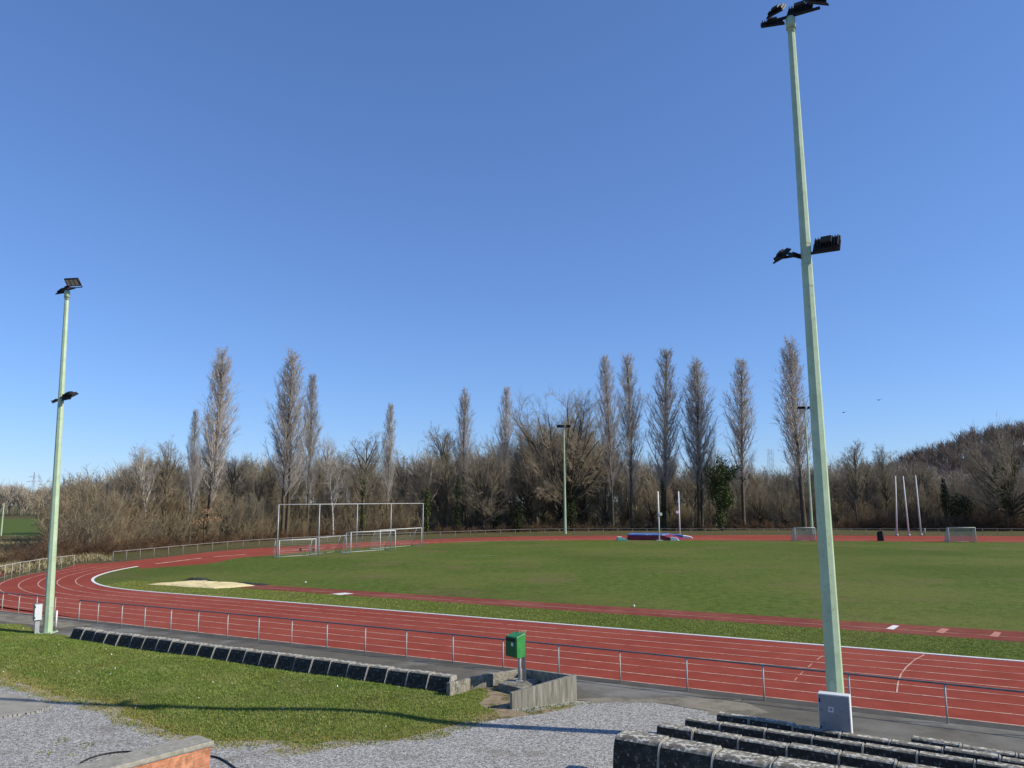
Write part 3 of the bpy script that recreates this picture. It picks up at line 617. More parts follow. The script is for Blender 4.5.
def net(mb, a, b, c_, d, nu, nv, w=.006):
    """grid of cords on quad a-b-c-d"""
    a, b, c_, d = map(Vector, (a, b, c_, d))
    def pt(u, v): return (a*(1-u)+b*u)*(1-v)+(d*(1-u)+c_*u)*v
    nrm = (b-a).cross(d-a).normalized()
    for i in range(nu+1):
        p, q = pt(i/nu, 0), pt(i/nu, 1); t = (b-a).normalized()*w/2; mb.poly([p-t, p+t, q+t, q-t])
    for j in range(nv+1):
        p, q = pt(0, j/nv), pt(1, j/nv); t = (d-a).normalized()*w/2; mb.poly([p-t, p+t, q+t, q-t])
def goal(pa, pb, hgt, depth, label, side=1, pr=.05, topd=.8, netw=.006, step=.2, m='goal', group=None, netmat='net'):
    a = np.array(pa); b = np.array(pb); t = (b-a)/np.linalg.norm(b-a); nn_ = np.array([-t[1], t[0]])*side
    root = empty('football_goal', (a[0], a[1], 0)); tag(root, label, 'football goal', group)
    A, B = np.zeros(2), b-a; W = np.linalg.norm(b-a)
    for p in (A, B): tubes_obj('goal_post', [((*p, 0), (*p, hgt))], pr, MT[m], root)
    tubes_obj('crossbar', [((*A, hgt-.01), (*B, hgt-.01))], pr, MT[m], root)
    At, Bt, Ab, Bb = A+nn_*topd, B+nn_*topd, A+nn_*depth, B+nn_*depth
    segs = []
    for p, pt_, pb_ in ((A, At, Ab), (B, Bt, Bb)): segs += [((*p, hgt), (*pt_, hgt)), ((*pt_, hgt), (*pb_, .03)), ((*pb_, .03), (*p, .03))]
    segs.append(((*Ab, .03), (*Bb, .03)))
    tubes_obj('frame_stay', segs, pr*.6, MT['galv'], root)
    mb = MB(); h_ = hgt
    net(mb, (*Ab, .03), (*Bb, .03), (*Bt, h_), (*At, h_), int(W/step), int(hgt/step), netw)
    net(mb, (*At, h_), (*Bt, h_), (*B, h_), (*A, h_), int(W/step), max(2, int(topd/step)), netw)
    for p, pt_, pb_ in ((A, At, Ab), (B, Bt, Bb)): net(mb, (*p, .03), (*pb_, .03), (*pt_, h_), (*p, h_), int(depth/step), int(hgt/step), netw)
    mb.build('net', MT[netmat], root)
    return root
goal(G(350.5, 553.6), G(395, 550.6), 2.42, 2.0, 'full size white goal with its posts standing nearest in front of the ball stop frame', side=1, pr=.06, netw=.006)
goal(G(380, 549.8), G(421.5, 546.1), 2.42, 1.8, 'second full size white goal at the right end of the ball stop frame', side=1, pr=.05, netw=.006)
goal(G(278.8, 558.0), G(315.4, 555.7), 1.85, 1.2, 'low white junior goal at the left end of the ball stop frame', side=1, pr=.05, netw=.008)
goal(G(318.5, 555.3), G(346, 552.3), 1.95, 1.6, 'low grey junior goal in the middle of the ball stop frame', side=1, pr=.04, netw=.008, m='galv')
goal(G(815.5, 541.0), G(795.5, 541.2), 1.95, 1.3, 'small netted goal on the far side of the field behind the near mast', side=-1, pr=.035, netw=.042, step=.12, topd=.5)
goal(G(976.5, 542.4), G(949.5, 542.4), 2.05, 1.5, 'small netted goal on the far right of the field beside the far straight', side=-1, pr=.035, netw=.042, step=.12, topd=.5)
# low wheeled bench behind the left junior goal
g = G(307, 551.5); root = empty('low_bench', (*g, 0), -.3); tag(root, 'small dark low bench behind the left junior goal', 'bench')
mb = MB(); mb.box(-1.1, 1.1, -.2, .2, .42, .48); mb.build('seat', MT['wood'], root)
for sx in (-.9, .9): mb = MB(); mb.box(sx-.04, sx+.04, -.18, .18, 0, .419); mb.build('leg', MT['black'], root)

mb = MB(); ribbon(mb, resample([G(460, 556.3), G(497, 555.6)], .5), .35, .016)
ribbon(mb, resample([G(368, 552.6), G(400, 552.2)], .5), .3, .016)
MT['fadedline'] = mat('faded_pitch_line', [(.3, (.12, .15, .05)), (.7, (.24, .25, .14))], 1.5)
o = mb.build('pitch_marking', MT['fadedline']); o['kind'] = 'structure'
# small line marker / cone on the field, tiny white thing
for px, py, lab in ((305.5, 583.2, 'small white ball lying on the grass left of centre'), (634, 607.3, 'small white ball lying at the far edge of the runway')):
    g = G(px, py); bm = bmesh.new(); bmesh.ops.create_icosphere(bm, subdivisions=3, radius=.065); me = bpy.data.meshes.new('ball'); bm.to_mesh(me); bm.free()
    for p in me.polygons: p.use_smooth = True
    o = link('ball', me, MT['white']); o.location = (*g, .075); tag(o, lab, 'ball')

# ------------------------------------------------------------------ high-jump / pole vault mats
g0 = np.array(G(627.5, 540.0)); g1 = np.array(G(678, 540.6)); t = (g1-g0)/np.linalg.norm(g1-g0); ang = math.atan2(t[1], t[0]); Lm = np.linalg.norm(g1-g0)
root = empty('pole_vault_mat', (*g0, 0), ang); tag(root, 'large blue topped maroon pole vault landing mat on the far side of the field', 'landing mat')
mb = MB(); mb.hexa([(0, 0, 0), (Lm, 0, 0), (Lm+.8, 5.2, 0), (-.2, 5.2, 0)], [(0, 0, .72), (Lm*.72, 0, .72), (Lm*.78, 5.2, .72), (-.2, 5.2, .72)]); mb.build('mat_body', MT['maroon'], root, bevel=.04)
mb = MB(); mb.hexa([(-.06, -.06, .723), (Lm*.71, -.06, .723), (Lm*.77, 5.26, .723), (-.26, 5.26, .723)], [(0, 0, .86), (Lm*.70, 0, .86), (Lm*.76, 5.2, .86), (-.2, 5.2, .86)]); mb.build('mat_top', MT['blue'], root, bevel=.03)
mb = MB(); mb.hexa([(Lm*.86, -.45, .0), (Lm*1.03, -.45, 0), (Lm*1.03, -.05, 0), (Lm*.86, -.05, 0)], [(Lm*.86, -.35, .55), (Lm*.98, -.35, .42), (Lm*.98, -.05, .42), (Lm*.86, -.05, .55)]); mb.build('front_pad', MT['cabwhite'], root, bevel=.03)
g2 = G(690, 538.6); root2 = empty('landing_mat_wing', (*g2, 0), ang); tag(root2, 'lower blue wing mat with a pale nose at the right of the landing mat', 'mat')
mb = MB(); mb.hexa([(-6, 0, 0), (0, 0, 0), (-.4, 2.6, 0), (-6.4, 2.6, 0)], [(-6, 0, .75), (-1.4, 0, .55), (-1.8, 2.6, .55), (-6.4, 2.6, .75)]); mb.build('wing_pad', MT['blue'], root2, bevel=.05)
mb = MB(); mb.hexa([(-1.1, -.1, 0), (.5, -.1, 0), (.3, 1.2, 0), (-1.1, 1.2, 0)], [(-1.1, -.08, .50), (.2, -.1, .30), (.1, 1.2, .30), (-1.1, 1.2, .50)]); mb.build('nose_pad', MT['white'], root2, bevel=.05)
def vault_post(px, py, tx, ty, brz, brs, lab):
    g = G(px, py); h_ = 0
    d = ray(tx, ty); tt = math.hypot(*g)/math.hypot(d[0], d[1]); h_ = H+tt*d[2]
    root = empty('vault_upright', (*g, 0)); tag(root, lab, 'upright')
    mb = MB(); mb.tube([(0, 0, 0), (0, 0, h_)], .11, 8); mb.build('pole', MT['white'], root)
    mb = MB(); mb.box(brs*.09, brs*.09+.42*brs, -.15, .15, brz-.2, brz+.2) if brs > 0 else mb.box(.42*brs-.09, -.09, -.15, .15, brz-.2, brz+.2); mb.build('bar_bracket', MT['white'], root)
    mb = MB(); mb.box(-.5, .5, -.5, .5, 0, .08); mb.build('foot', MT['galv'], root)
vault_post(659.4, 540.6, 657.3, 491.4, 3.9, 1, 'left white vault upright in front of the landing mat')
vault_post(680, 536.6, 677, 491.4, 4.0, -1, 'right white vault upright behind the landing mat')
mb = MB(); mb.hexa([(-.9, -.3, 0), (.9, -.3, 0), (.9, .4, 0), (-.9, .4, 0)], [(-.7, -.2, .45), (.3, -.25, .35), (.2, .3, .35), (-.8, .3, .45)])
o = mb.build('folded_cover', MT['teal'], bevel=.05); o.location = (*G(622.5, 540.5), 0); tag(o, 'small teal folded cover left of the landing mat', 'cover')
mb = MB(); mb.box(-.35, .35, -.2, .2, 0, .12); o = mb.build('white_pad', MT['white'], bevel=.04); o.location = (G(620, 540.5)[0]-.1, G(620, 540.5)[1], .46); tag(o, 'white pad lying on the teal folded cover', 'pad')

# three tall white poles, dark box
for (bx, by, tx, ty, lab) in ((897, 535.9, 895.4, 476, 'leftmost of the three tall white poles at the far right'), (909, 535.8, 903, 476, 'middle one of the three tall white poles at the far right'), (921.2, 535.4, 915.4, 475, 'rightmost of the three tall white poles at the far right')):
    g = G(bx, by); d = ray(tx, ty); Yt = g[1]; tt = Yt/d[1]
    top = Vector((d[0]*tt-g[0], 0, H+d[2]*tt)); mb = MB(); mb.tube([(0, 0, 0), top*.5, top], [.13, .11, .08], 8)
    root = empty('white_pole', (*g, 0)); tag(root, lab, 'pole'); mb.build('pole', MT['cabwhite'], root)
    mb = MB(); mb.tube([(0, 0, 0), (0, 0, .25)], .22, 8); mb.build('pole_base', MT['galv'], root)
g = G(925.4, 535.4); mb = MB(); mb.tube([(0, 0, 0), (0, 0, 1.2)], .07, 8); o = mb.build('stub_post', MT['post']); o.location = (*g, 0); tag(o, 'short grey stub post right of the three tall poles', 'post')
g = G(880.8, 540.9); root = empty('barrier_box', (*g, 0), -.45); tag(root, 'dark upright box with one tan side standing on the far edge of the field', 'box')
mb = MB(); mb.hexa([(-.45, -.35, 0), (.40, -.35, 0), (.40, .35, 0), (-.45, .35, 0)], [(-.45, -.35, 1.25), (.25, -.35, 1.5), (.25, .35, 1.5), (-.45, .35, 1.25)]); mb.build('box_body', MT['black'], root, bevel=.03)
mb = MB(); mb.hexa([(.402, -.34, 0), (.52, -.34, 0), (.52, .34, 0), (.402, .34, 0)], [(.254, -.34, 1.5), (.40, -.34, 1.38), (.40, .34, 1.38), (.254, .34, 1.5)]); mb.build('side_panel', MT['wood'], root)

# ------------------------------------------------------------------ terrace units (precast concrete)
TD = np.array([.845, -.535]); TN = np.array([.535, .845])   # along the row, away from the camera
def profile(depth, hgt, rad, back=0):
    """cross-section (v across the row, z): rounded near top edge"""
    pts = [(-back, -.05), (-back*.93, hgt*.18), (-back*.12, hgt-.03), (0.015, hgt)] if rad < .1 else [(-back, -.05), (-back*.95, hgt*.3), (-back*.6, hgt*.70), (-back*.25, hgt-.15), (.0, hgt-.075), (.05, hgt-.028), (.11, hgt-.005), (.17, hgt)]
    pts += [(depth-.04, hgt), (depth, hgt-.04), (depth, hgt-.16), (min(depth*.5, .16), hgt-.18), (min(depth*.5, .16), -.05)]
    return pts
def unit_mesh(name, L, prof, m):
    mb = MB(); n = len(prof)
    i0 = 0; V = [(0, v, z) for v, z in prof]+[(L, v, z) for v, z in prof]
    mb.v = V
    for k in range(n): mb.f.append((k, (k+1) % n, n+(k+1) % n, n+k)); mb.sm.append(False)
    mb.f.append(tuple(range(n))); mb.f.append(tuple(range(2*n-1, n-1, -1))); mb.sm += [False, False]
    me = bpy.data.meshes.new(name); me.from_pydata(mb.v, [], mb.f); me.update()
    bm = bmesh.new(); bm.from_mesh(me); bmesh.ops.recalc_face_normals(bm, faces=bm.faces)
    bmesh.ops.bevel(bm, geom=[e for e in bm.edges if abs(e.calc_face_angle(0)) > .9], offset=.022, segments=2, affect='EDGES')
    bm.to_mesh(me); bm.free(); me.materials.append(m)
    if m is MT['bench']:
        me.materials.append(MT['benchshade'])
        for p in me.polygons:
            if p.normal.z < .55: p.material_index = 1  # steep faces take the colour with shade painted in
    return me
def row(start_px, z, L, n, depth, rad, d, nv, label_mid, label_first, group, joint_px=None, up=False, gap=.03, name='terrace_unit', rib=True, back=.12, first=1.0, lab_last=None):
    """start_px: pixel of the near top edge of the left end"""
    s = np.array(G(start_px[0], start_px[1], z)); ang = math.atan2(d[1], d[0])
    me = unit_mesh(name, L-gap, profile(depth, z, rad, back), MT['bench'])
    rb = unit_mesh('sunlit_joint_rib', .05, [(v*1.0-.022, zz+(.016 if zz > 0 else 0)) for v, zz in profile(depth, z, rad, back)], MT['benchrib']) if rib else None
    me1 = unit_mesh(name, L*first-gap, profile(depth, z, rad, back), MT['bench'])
    for i in range(n):
        p = s+d*(L*(i-1+first) if i else 0); jit = random.uniform(-.022, .022)
        root = empty(name, (p[0]+nv[0]*jit, p[1]+nv[1]*jit, random.uniform(-.03, .012)), ang+random.uniform(-.012, .012))
        lab = label_first if (i == 0 and label_first) else (lab_last if (i == n-1 and lab_last) else label_mid)
        tag(root, lab, 'concrete unit', group)
        o = bpy.data.objects.new('slab', me if i else me1); COL.objects.link(o); o.parent = root; o.rotation_euler.x = random.uniform(-.006, .006)
        if rib:
            o = bpy.data.objects.new('sunlit_joint_rib', rb); COL.objects.link(o); o.parent = root; o.location = (L*(1 if i else first)-gap-.03, 0, 0)  # added pale rib stands for sunlight falling into the joint gap
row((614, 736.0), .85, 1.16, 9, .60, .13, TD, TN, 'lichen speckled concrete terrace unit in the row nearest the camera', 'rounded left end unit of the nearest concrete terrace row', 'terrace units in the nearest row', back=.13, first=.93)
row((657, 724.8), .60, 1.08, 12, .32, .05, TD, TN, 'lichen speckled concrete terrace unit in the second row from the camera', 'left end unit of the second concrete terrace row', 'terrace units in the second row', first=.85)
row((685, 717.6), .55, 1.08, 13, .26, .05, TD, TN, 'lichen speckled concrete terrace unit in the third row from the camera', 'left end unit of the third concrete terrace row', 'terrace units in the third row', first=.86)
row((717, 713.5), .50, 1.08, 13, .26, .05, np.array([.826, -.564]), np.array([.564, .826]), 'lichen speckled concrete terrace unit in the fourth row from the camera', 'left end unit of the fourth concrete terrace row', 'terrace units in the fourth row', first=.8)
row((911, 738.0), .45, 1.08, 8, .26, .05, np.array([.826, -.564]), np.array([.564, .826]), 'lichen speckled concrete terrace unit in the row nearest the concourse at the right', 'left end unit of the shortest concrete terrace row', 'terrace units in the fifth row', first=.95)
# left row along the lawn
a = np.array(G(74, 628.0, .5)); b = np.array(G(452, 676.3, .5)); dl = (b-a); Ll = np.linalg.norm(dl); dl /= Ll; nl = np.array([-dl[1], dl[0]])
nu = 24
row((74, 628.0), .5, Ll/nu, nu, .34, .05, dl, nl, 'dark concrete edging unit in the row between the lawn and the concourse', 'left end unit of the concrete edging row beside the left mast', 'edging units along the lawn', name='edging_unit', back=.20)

# ------------------------------------------------------------------ low concrete walls, bin, brick wall
def wall(name, A, B, za, zb, thick, label, m='concrete', side=1, panels=0, cat='wall'):
    A = np.array(A); B = np.array(B); t = (B-A)/np.linalg.norm(B-A); n_ = np.array([-t[1], t[0]])*side*thick
    base = [(*A, -.05), (*B, -.05), (*(B+n_), -.05), (*(A+n_), -.05)]; top = [(*A, za), (*B, zb), (*(B+n_), zb), (*(A+n_), za)]
    if side < 0: base = base[::-1]; top = top[::-1]
    mb = MB(); org = A
    mb.hexa([(p[0]-org[0], p[1]-org[1], p[2]) for p in base], [(p[0]-org[0], p[1]-org[1], p[2]) for p in top])
    o = mb.build(name, MT[m], bevel=.012); o.location = (A[0], A[1], 0); return tag(o, label, cat)
Rw0, Rw1 = G(512, 709.8), G(577, 701)
wall('concrete_wall', Rw0, Rw1, .46, .76, .15, 'pale board marked concrete wall on the right side of the bin enclosure', side=1, m='board')
q0, q1 = np.array(Rw0), np.array(Rw1)
Bk1 = np.array(Rw1)+np.array((-.15, .12)); Bk0 = np.array(G(524, 681.5))
wall('concrete_wall', (Bk0[0], Bk0[1]), (Bk1[0]-.1, Bk1[1]+.02), .40, .72, .15, 'shaded back wall of the bin enclosure facing the camera', side=1)
wall('concrete_wall', G(484, 687.5), (Bk0[0]-.05, Bk0[1]+.15), .38, .36, .15, 'sunlit low concrete wall on the left side of the bin enclosure', side=1)
wall('concrete_wall', G(450, 698), G(470.6, 690.3), .44, .36, .14, 'short low concrete wall at the right end of the edging row', side=1)
wall('concrete_wall', G(471, 689.3), G(484, 688.2), .36, .38, .14, 'short dark concrete return joining two low walls left of the bin', side=1)
# slab base
pb = [G(498, 689), G(521.5, 695), G(543, 684), G(512.8, 682.5)]; pt = [G(498, 683.0, .22), G(522, 688.6, .22), G(543.5, 679.6, .22), G(513, 677.6, .22)]
org = pt[0]; mb = MB(); mb.hexa([(p[0]-org[0], p[1]-org[1], -.03) for p in pt], [(p[0]-org[0], p[1]-org[1], .22) for p in pt]); o = mb.build('concrete_plinth', MT['concrete'], bevel=.015); o.location = (*org, 0)
tag(o, 'flat concrete plinth under the green litter bin', 'plinth')
# bin
gb = np.array(G(519.5, 681.0, .22)); root = empty('litter_bin', (gb[0], gb[1], .22), 0); tag(root, 'green litter bin on a silver post above the low concrete walls', 'litter bin')
mb = MB(); mb.tube([(0, 0, 0), (0, 0, 1.25)], .055, 10); mb.build('silver_post', MT['galv'], root)
mb = MB(); mb.box(.09, .21, .0, .12, 0, 1.52); mb.build('dark_post', MT['tube'], root, bevel=.01)
mb = MB(); mb.box(-.12, .12, -.1, .1, 0, .03); mb.build('post_foot', MT['galv'], root)
q = Matrix.Rotation(R_(-42), 4, 'Z'); q.translation = Vector((-.12, -.09, 0))
mb = MB(); w_ = .27; dd = .22
mb.hexa([(-w_, -dd, .72), (w_, -dd, .68), (w_, dd, .68), (-w_, dd, .72)], [(-w_, -dd-.02, 1.42), (w_, -dd-.02, 1.42), (w_, dd+.02, 1.52), (-w_, dd+.02, 1.52)])
bo = mb.build('bin_body', MT['green'], root, bevel=.025); bo.matrix_local = Matrix.Translation((0, 0, .15)) @ q @ Matrix.Scale(.9, 4)
mb = MB(); mb.box(-w_+.02, w_-.02, -dd-.045, -dd-.024, .74, 1.40); d_o = mb.build('bin_door', MT['greendark'], bo, bevel=.01)
mb = MB(); mb.box(.02, .12, -dd-.05, -dd-.0455, 1.10, 1.22); mb.build('sticker', MT['cabwhite'], bo)
mb = MB(); mb.box(-w_*.8, w_*.8, -dd-.055, -dd-.046, 1.27, 1.36); mb.build('opening', MT['black'], bo)
mb = MB()
for k in range(5): mb.box(.0+k*.05, .018+k*.05, .0, .02, 1.50, 1.58)
mb.build('top_comb', MT['sand'], root)
# brick wall
At = np.array(G(214.5, 738.3, .98)); z_t = 1.0
tdir = np.array(G(112, 768, z_t))-np.array(G(214.5, 741, z_t)); tdir /= np.linalg.norm(tdir); pn = np.array([tdir[1], -tdir[0]])
if pn[0] > 0: pn = -pn      # towards the left
R0 = np.array(G(214.5, 740.6, z_t)); Lw = 6.0; wc = abs((np.array(G(65, 768, z_t))-R0)@np.array([-tdir[1], tdir[0]]))
root = empty('brick_wall', (*R0, 0), math.atan2(tdir[1], tdir[0])); tag(root, 'orange brick wall with grey stone coping in the bottom left corner', 'brick wall')
sd = 1 if (np.array([-tdir[1], tdir[0]])@pn) > 0 else -1
mb = MB(); y0, y1 = sorted((sd*.05, sd*(wc-.05))); mb.box(.05, Lw, y0, y1, -.05, .895); mb.build('wall', MT['brick'], root)
mb = MB(); y0, y1 = sorted((sd*.0, sd*wc)); mb.box(0, Lw+.04, y0, y1, .905, 1.0); mb.build('coping', MT['coping'], root, bevel=.015)
mb = MB(); y0, y1 = sorted((sd*.02, sd*(wc-.03))); mb.box(.02, Lw, y0, y1, .896, .904); mb.build('mortar_joint', MT['white'], root)
# hose
hp = [G(81, 764), G(88, 759.5), G(97, 756.5), G(114, 753.5), G(130, 752), G(160, 757), G(190, 757), G(216, 757), G(228, 764), G(240, 773)]
P = smooth(resample(hp, .08), 12); mb = MB(); mb.tube([(p[0]-P[0][0], p[1]-P[0][1], .028) for p in P[::2]], .022, 8); o = mb.build('rubber_hose', MT['hose']); o.location = (*P[0], 0)
tag(o, 'black rubber hose lying on the gravel by the brick wall', 'hose')

# ------------------------------------------------------------------ trees
def segs_to_mesh(name, P0, P1, R0, R1, m, sides=3, rg=None):
    P0 = np.asarray(P0); P1 = np.asarray(P1); n = len(P0); d = P1-P0; l = np.linalg.norm(d, axis=1)[:, None]+1e-9; d = d/l
    up = np.tile([0., 0, 1], (n, 1)); up[np.abs(d[:, 2]) > .9] = (1, 0, 0)
    a = np.cross(d, up); a /= np.linalg.norm(a, axis=1)[:, None]+1e-9; b = np.cross(a, d)
    if sides == 2:
        th = (rg or RNG).uniform(0, np.pi, n)[:, None]; a2 = a*np.cos(th)+b*np.sin(th)
        V = np.stack([P0-a2*R0[:, None], P0+a2*R0[:, None], P1+a2*R1[:, None], P1-a2*R1[:, None]], 1)
        return np_mesh(name, V.reshape(-1, 3), np.arange(n*4).reshape(-1, 4), m)
    V = np.zeros((n, 2*sides, 3))
    for j in range(sides):
        t = 2*np.pi*j/sides; o = a*math.cos(t)+b*math.sin(t)
        V[:, j] = P0+o*R0[:, None]; V[:, sides+j] = P1+o*R1[:, None]
    fa = np.array([[j, (j+1) % sides, sides+(j+1) % sides, sides+j] for j in range(sides)])
    Fq = (fa[None]+np.arange(n)[:, None, None]*2*sides).reshape(-1, 4)
    return np_mesh(name, V.reshape(-1, 3), Fq, m)
def grow(start, dirs, length, r, nseg, rg, wob, up):
    """vectorised curved branches -> list of (P0,P1,R0,R1), plus sampler"""
    n = len(start); P = start.copy(); D = dirs.copy(); out = []; pts = [P.copy()]; ds = [D.copy()]
    for k in range(nseg):
        D = D+rg.normal(size=(n, 3))*wob; D[:, 2] += up; D /= np.linalg.norm(D, axis=1)[:, None]
        Q = P+D*(length/nseg)[:, None]; r0 = r*(1-.75*k/nseg); r1 = r*(1-.75*(k+1)/nseg)
        out.append((P, Q, r0, r1)); P = Q; pts.append(P.copy()); ds.append(D.copy())
    return out, np.stack(pts, 1), np.stack(ds, 1)
def children(pts, ds, length, r, k, lo, hi, ang, rg, lr, rr, angj=.25, lfall=.5, bias=1.0):
    n, m_, _ = pts.shape; idx = np.repeat(np.arange(n), k); t = lo+(hi-lo)*rg.uniform(0, 1, n*k)**bias
    f = t*(m_-1); i = np.minimum(f.astype(int), m_-2); fr_ = (f-i)[:, None]
    S_ = pts[idx, i]*(1-fr_)+pts[idx, i+1]*fr_; D = ds[idx, i+1]
    rv = rg.normal(size=(n*k, 3)); pr = rv-(rv*D).sum(1)[:, None]*D; pr /= np.linalg.norm(pr, axis=1)[:, None]
    a = ang+rg.normal(size=n*k)*angj; ND = D*np.cos(a)[:, None]+pr*np.sin(a)[:, None]
    L_ = length[idx]*lr*(1-lfall*t)*rg.uniform(.7, 1.25, n*k); Rr = np.maximum(r[idx]*(1-.75*t)*rr, .006)
    return S_, ND, L_, Rr
def cat(segs): return [np.concatenate([s[i] for s in segs]) for i in range(4)]
def make_proto(kind, seed):
    rg = np.random.default_rng(seed); crown = []; z = 30.0
    if kind == 'poplar':
        Ht = 30.; stems = [(0., 0.)] if seed % 3 else [(-.5, 0.), (.9, .3)]
        tr = []; cr = []
        for si, (sx, sy) in enumerate(stems):
            hh = Ht*(1 if si == 0 else .97)
            o, p, d = grow(np.array([[sx*.4, sy, 0.]]), np.array([[sx*.03, 0, 1.]]), np.array([hh]), np.array([.34 if len(stems) == 1 else .27]), 14, rg, .012, .05)
            o = [(a_, b_, np.maximum(r0*1, .05), np.maximum(r1, .03)) for a_, b_, r0, r1 in o]; tr += o
            nb = 112 if len(stems) == 1 else 72
            t = np.sort(.19+.80*rg.uniform(0, 1, nb)**.9); f = t*14; i = np.minimum(f.astype(int), 13); st = p[0, i]*(1-(f-i))[:, None]+p[0, i+1]*(f-i)[:, None]
            az = np.arange(nb)*2.399+rg.normal(size=nb)*.3
            inc = rg.uniform(.42, .62, nb)
            L_ = np.clip(1.0+7.0*np.clip((1-t)/.72, 0, 1)**.7, 0, 6.6)*rg.uniform(.75, 1.04, nb)*np.clip((t-.08)/.22, .5, 1)*(1+.12*np.sin(az*2+seed))
            L_ = np.minimum(L_, (1.03-t)*Ht)
            D = np.stack([np.cos(az)*np.sin(inc), np.sin(az)*np.sin(inc), np.cos(inc)], 1)
            o1, p1, d1 = grow(st, D, L_, .026+.009*L_, 6, rg, .035, .12); cr += o1
            s2 = children(p1, d1, L_, .03+.010*L_, 17, .06, 1, .50, rg, .25, .45, lfall=.15); s2 = (s2[0], s2[1], np.clip(s2[2], .6, 1.5), s2[3]); o2, p2, d2 = grow(*s2, 2, rg, .08, .16); cr += o2
            s3 = children(p2, d2, s2[2], s2[3], 6, .05, 1, .48, rg, .60, .6, lfall=.1); s3 = (s3[0], s3[1], s3[2], np.maximum(s3[3], .011)); o3, _, _ = grow(*s3, 1, rg, .12, .25); cr += o3
        Ht = float(np.percentile(cr[-1][1][:, 2], 99.9))
        return segs_to_mesh('poplar_trunk', *cat(tr), MT['bark'], 5), segs_to_mesh('poplar_crown', *cat(cr), MT['twigpop'], 3), Ht
    if kind in ('broad', 'upright', 'birch'):
        Ht = 18.; tm = MT['pale'] if kind == 'birch' else MT['bark']
        spread = dict(broad=.95, upright=.52, birch=.5)[kind]; th = dict(broad=.45, upright=.75, birch=.85)[kind]
        o, p, d = grow(np.zeros((1, 3)), np.array([[rg.normal()*.05, 0, 1.]]), np.array([Ht*th]), np.array([.42 if kind == 'broad' else .24]), 8, rg, .05, .05)
        tr = [(a_, b_, np.maximum(r0, .05), np.maximum(r1, .04)) for a_, b_, r0, r1 in o]
        nb = 42 if kind == 'broad' else 24; t = rg.uniform(.28 if kind == 'broad' else .3, 1, nb); t[:3] = .97
        f = t*8; i = np.minimum(f.astype(int), 7); st = p[0, i]*(1-(f-i))[:, None]+p[0, i+1]*(f-i)[:, None]
        az = np.arange(nb)*2.4+rg.normal(size=nb)*.4; inc = np.clip(spread*rg.uniform(.6, 1.3, nb), .1, 1.35); inc[:3] *= .35
        L_ = (Ht*(.52 if kind == 'broad' else .36))*(1.12-.45*t)*rg.uniform(.75, 1.15, nb)
        if kind == 'broad':   # limbs fan out to a dome
            inc = np.arccos(np.linspace(.99, .30, nb))*rg.uniform(.9, 1.08, nb); rg.shuffle(inc); t = np.clip(.75-.40*inc/1.1+rg.normal(size=nb)*.06, .25, .9)
            f = t*8; i = np.minimum(f.astype(int), 7); st = p[0, i]*(1-(f-i))[:, None]+p[0, i+1]*(f-i)[:, None]
            rx, rz_, zc = .47*Ht, .46*Ht, .56*Ht; sx_, cx_ = np.sin(inc), np.cos(inc); z0 = st[:, 2]-zc
            A_ = (sx_/rx)**2+(cx_/rz_)**2; B_ = 2*z0*cx_/rz_**2; C_ = (z0/rz_)**2-1
            L_ = (-B_+np.sqrt(np.maximum(B_*B_-4*A_*C_, .01)))/(2*A_)*rg.uniform(.84, 1.0, nb)
        D = np.stack([np.cos(az)*np.sin(inc), np.sin(az)*np.sin(inc), np.cos(inc)], 1); R1_ = .055+.012*L_
        o1, p1, d1 = grow(st, D, L_, R1_, 7, rg, .07 if kind == 'broad' else .11, .03 if kind == 'broad' else .055); cr = []; tr += list(o1)
        s2 = children(p1, d1, L_, R1_, 14 if kind == 'broad' else 9, .22, 1, .5 if kind == 'broad' else .65, rg, .34 if kind == 'broad' else .46, .5, bias=.6, lfall=.25); o2, p2, d2 = grow(*s2, 5, rg, .13, .05); cr += o2
        s3 = children(p2, d2, s2[2], s2[3], 8, .1, 1, .6, rg, .46, .6, bias=.75, lfall=.3); o3, p3, d3 = grow(*s3, 3, rg, .13, .05); cr += o3
        s4 = children(p3, d3, s3[2], s3[3], 5, .1, 1, .6, rg, .6, .7, lfall=.2); s4 = (s4[0], s4[1], s4[2], np.maximum(s4[3], .009)); o4, _, _ = grow(*s4, 1, rg, .1, .06); cr += o4
        top = float(np.percentile(o4[-1][1][:, 2], 99.7))
        return segs_to_mesh('tree_trunk', *cat(tr), tm, 6), segs_to_mesh('tree_crown', *cat(cr), MT['twig'] if kind != 'birch' else MT['twigpop'], 3), top
    if kind in ('shrub', 'bramble'):
        nst = 16 if kind == 'shrub' else 34; Ht = 6.; inc = rg.uniform(.02, .42 if kind == 'shrub' else 1.1, nst); az = rg.uniform(0, 2*np.pi, nst)
        D = np.stack([np.cos(az)*np.sin(inc), np.sin(az)*np.sin(inc), np.cos(inc)], 1); st = np.stack([rg.normal(size=nst)*.7, rg.normal(size=nst)*.5, np.zeros(nst)], 1)
        L_ = Ht*rg.uniform(.55, 1, nst); R1_ = .02+.006*L_
        o1, p1, d1 = grow(st, D, L_, R1_, 6, rg, .09, .02 if kind == 'shrub' else -.05)
        s2 = children(p1, d1, L_, R1_, 14, .12, 1, .5, rg, .36, .55); o2, p2, d2 = grow(*s2, 3, rg, .12, .04)
        s3 = children(p2, d2, s2[2], s2[3], 8, .05, 1, .6, rg, .5, .65); s3 = (s3[0], s3[1], s3[2], np.maximum(s3[3], .011)); o3, _, _ = grow(*s3, 1, rg, .1, .04)
        m_ = MT['shrub'] if kind == 'shrub' else MT['bramble']
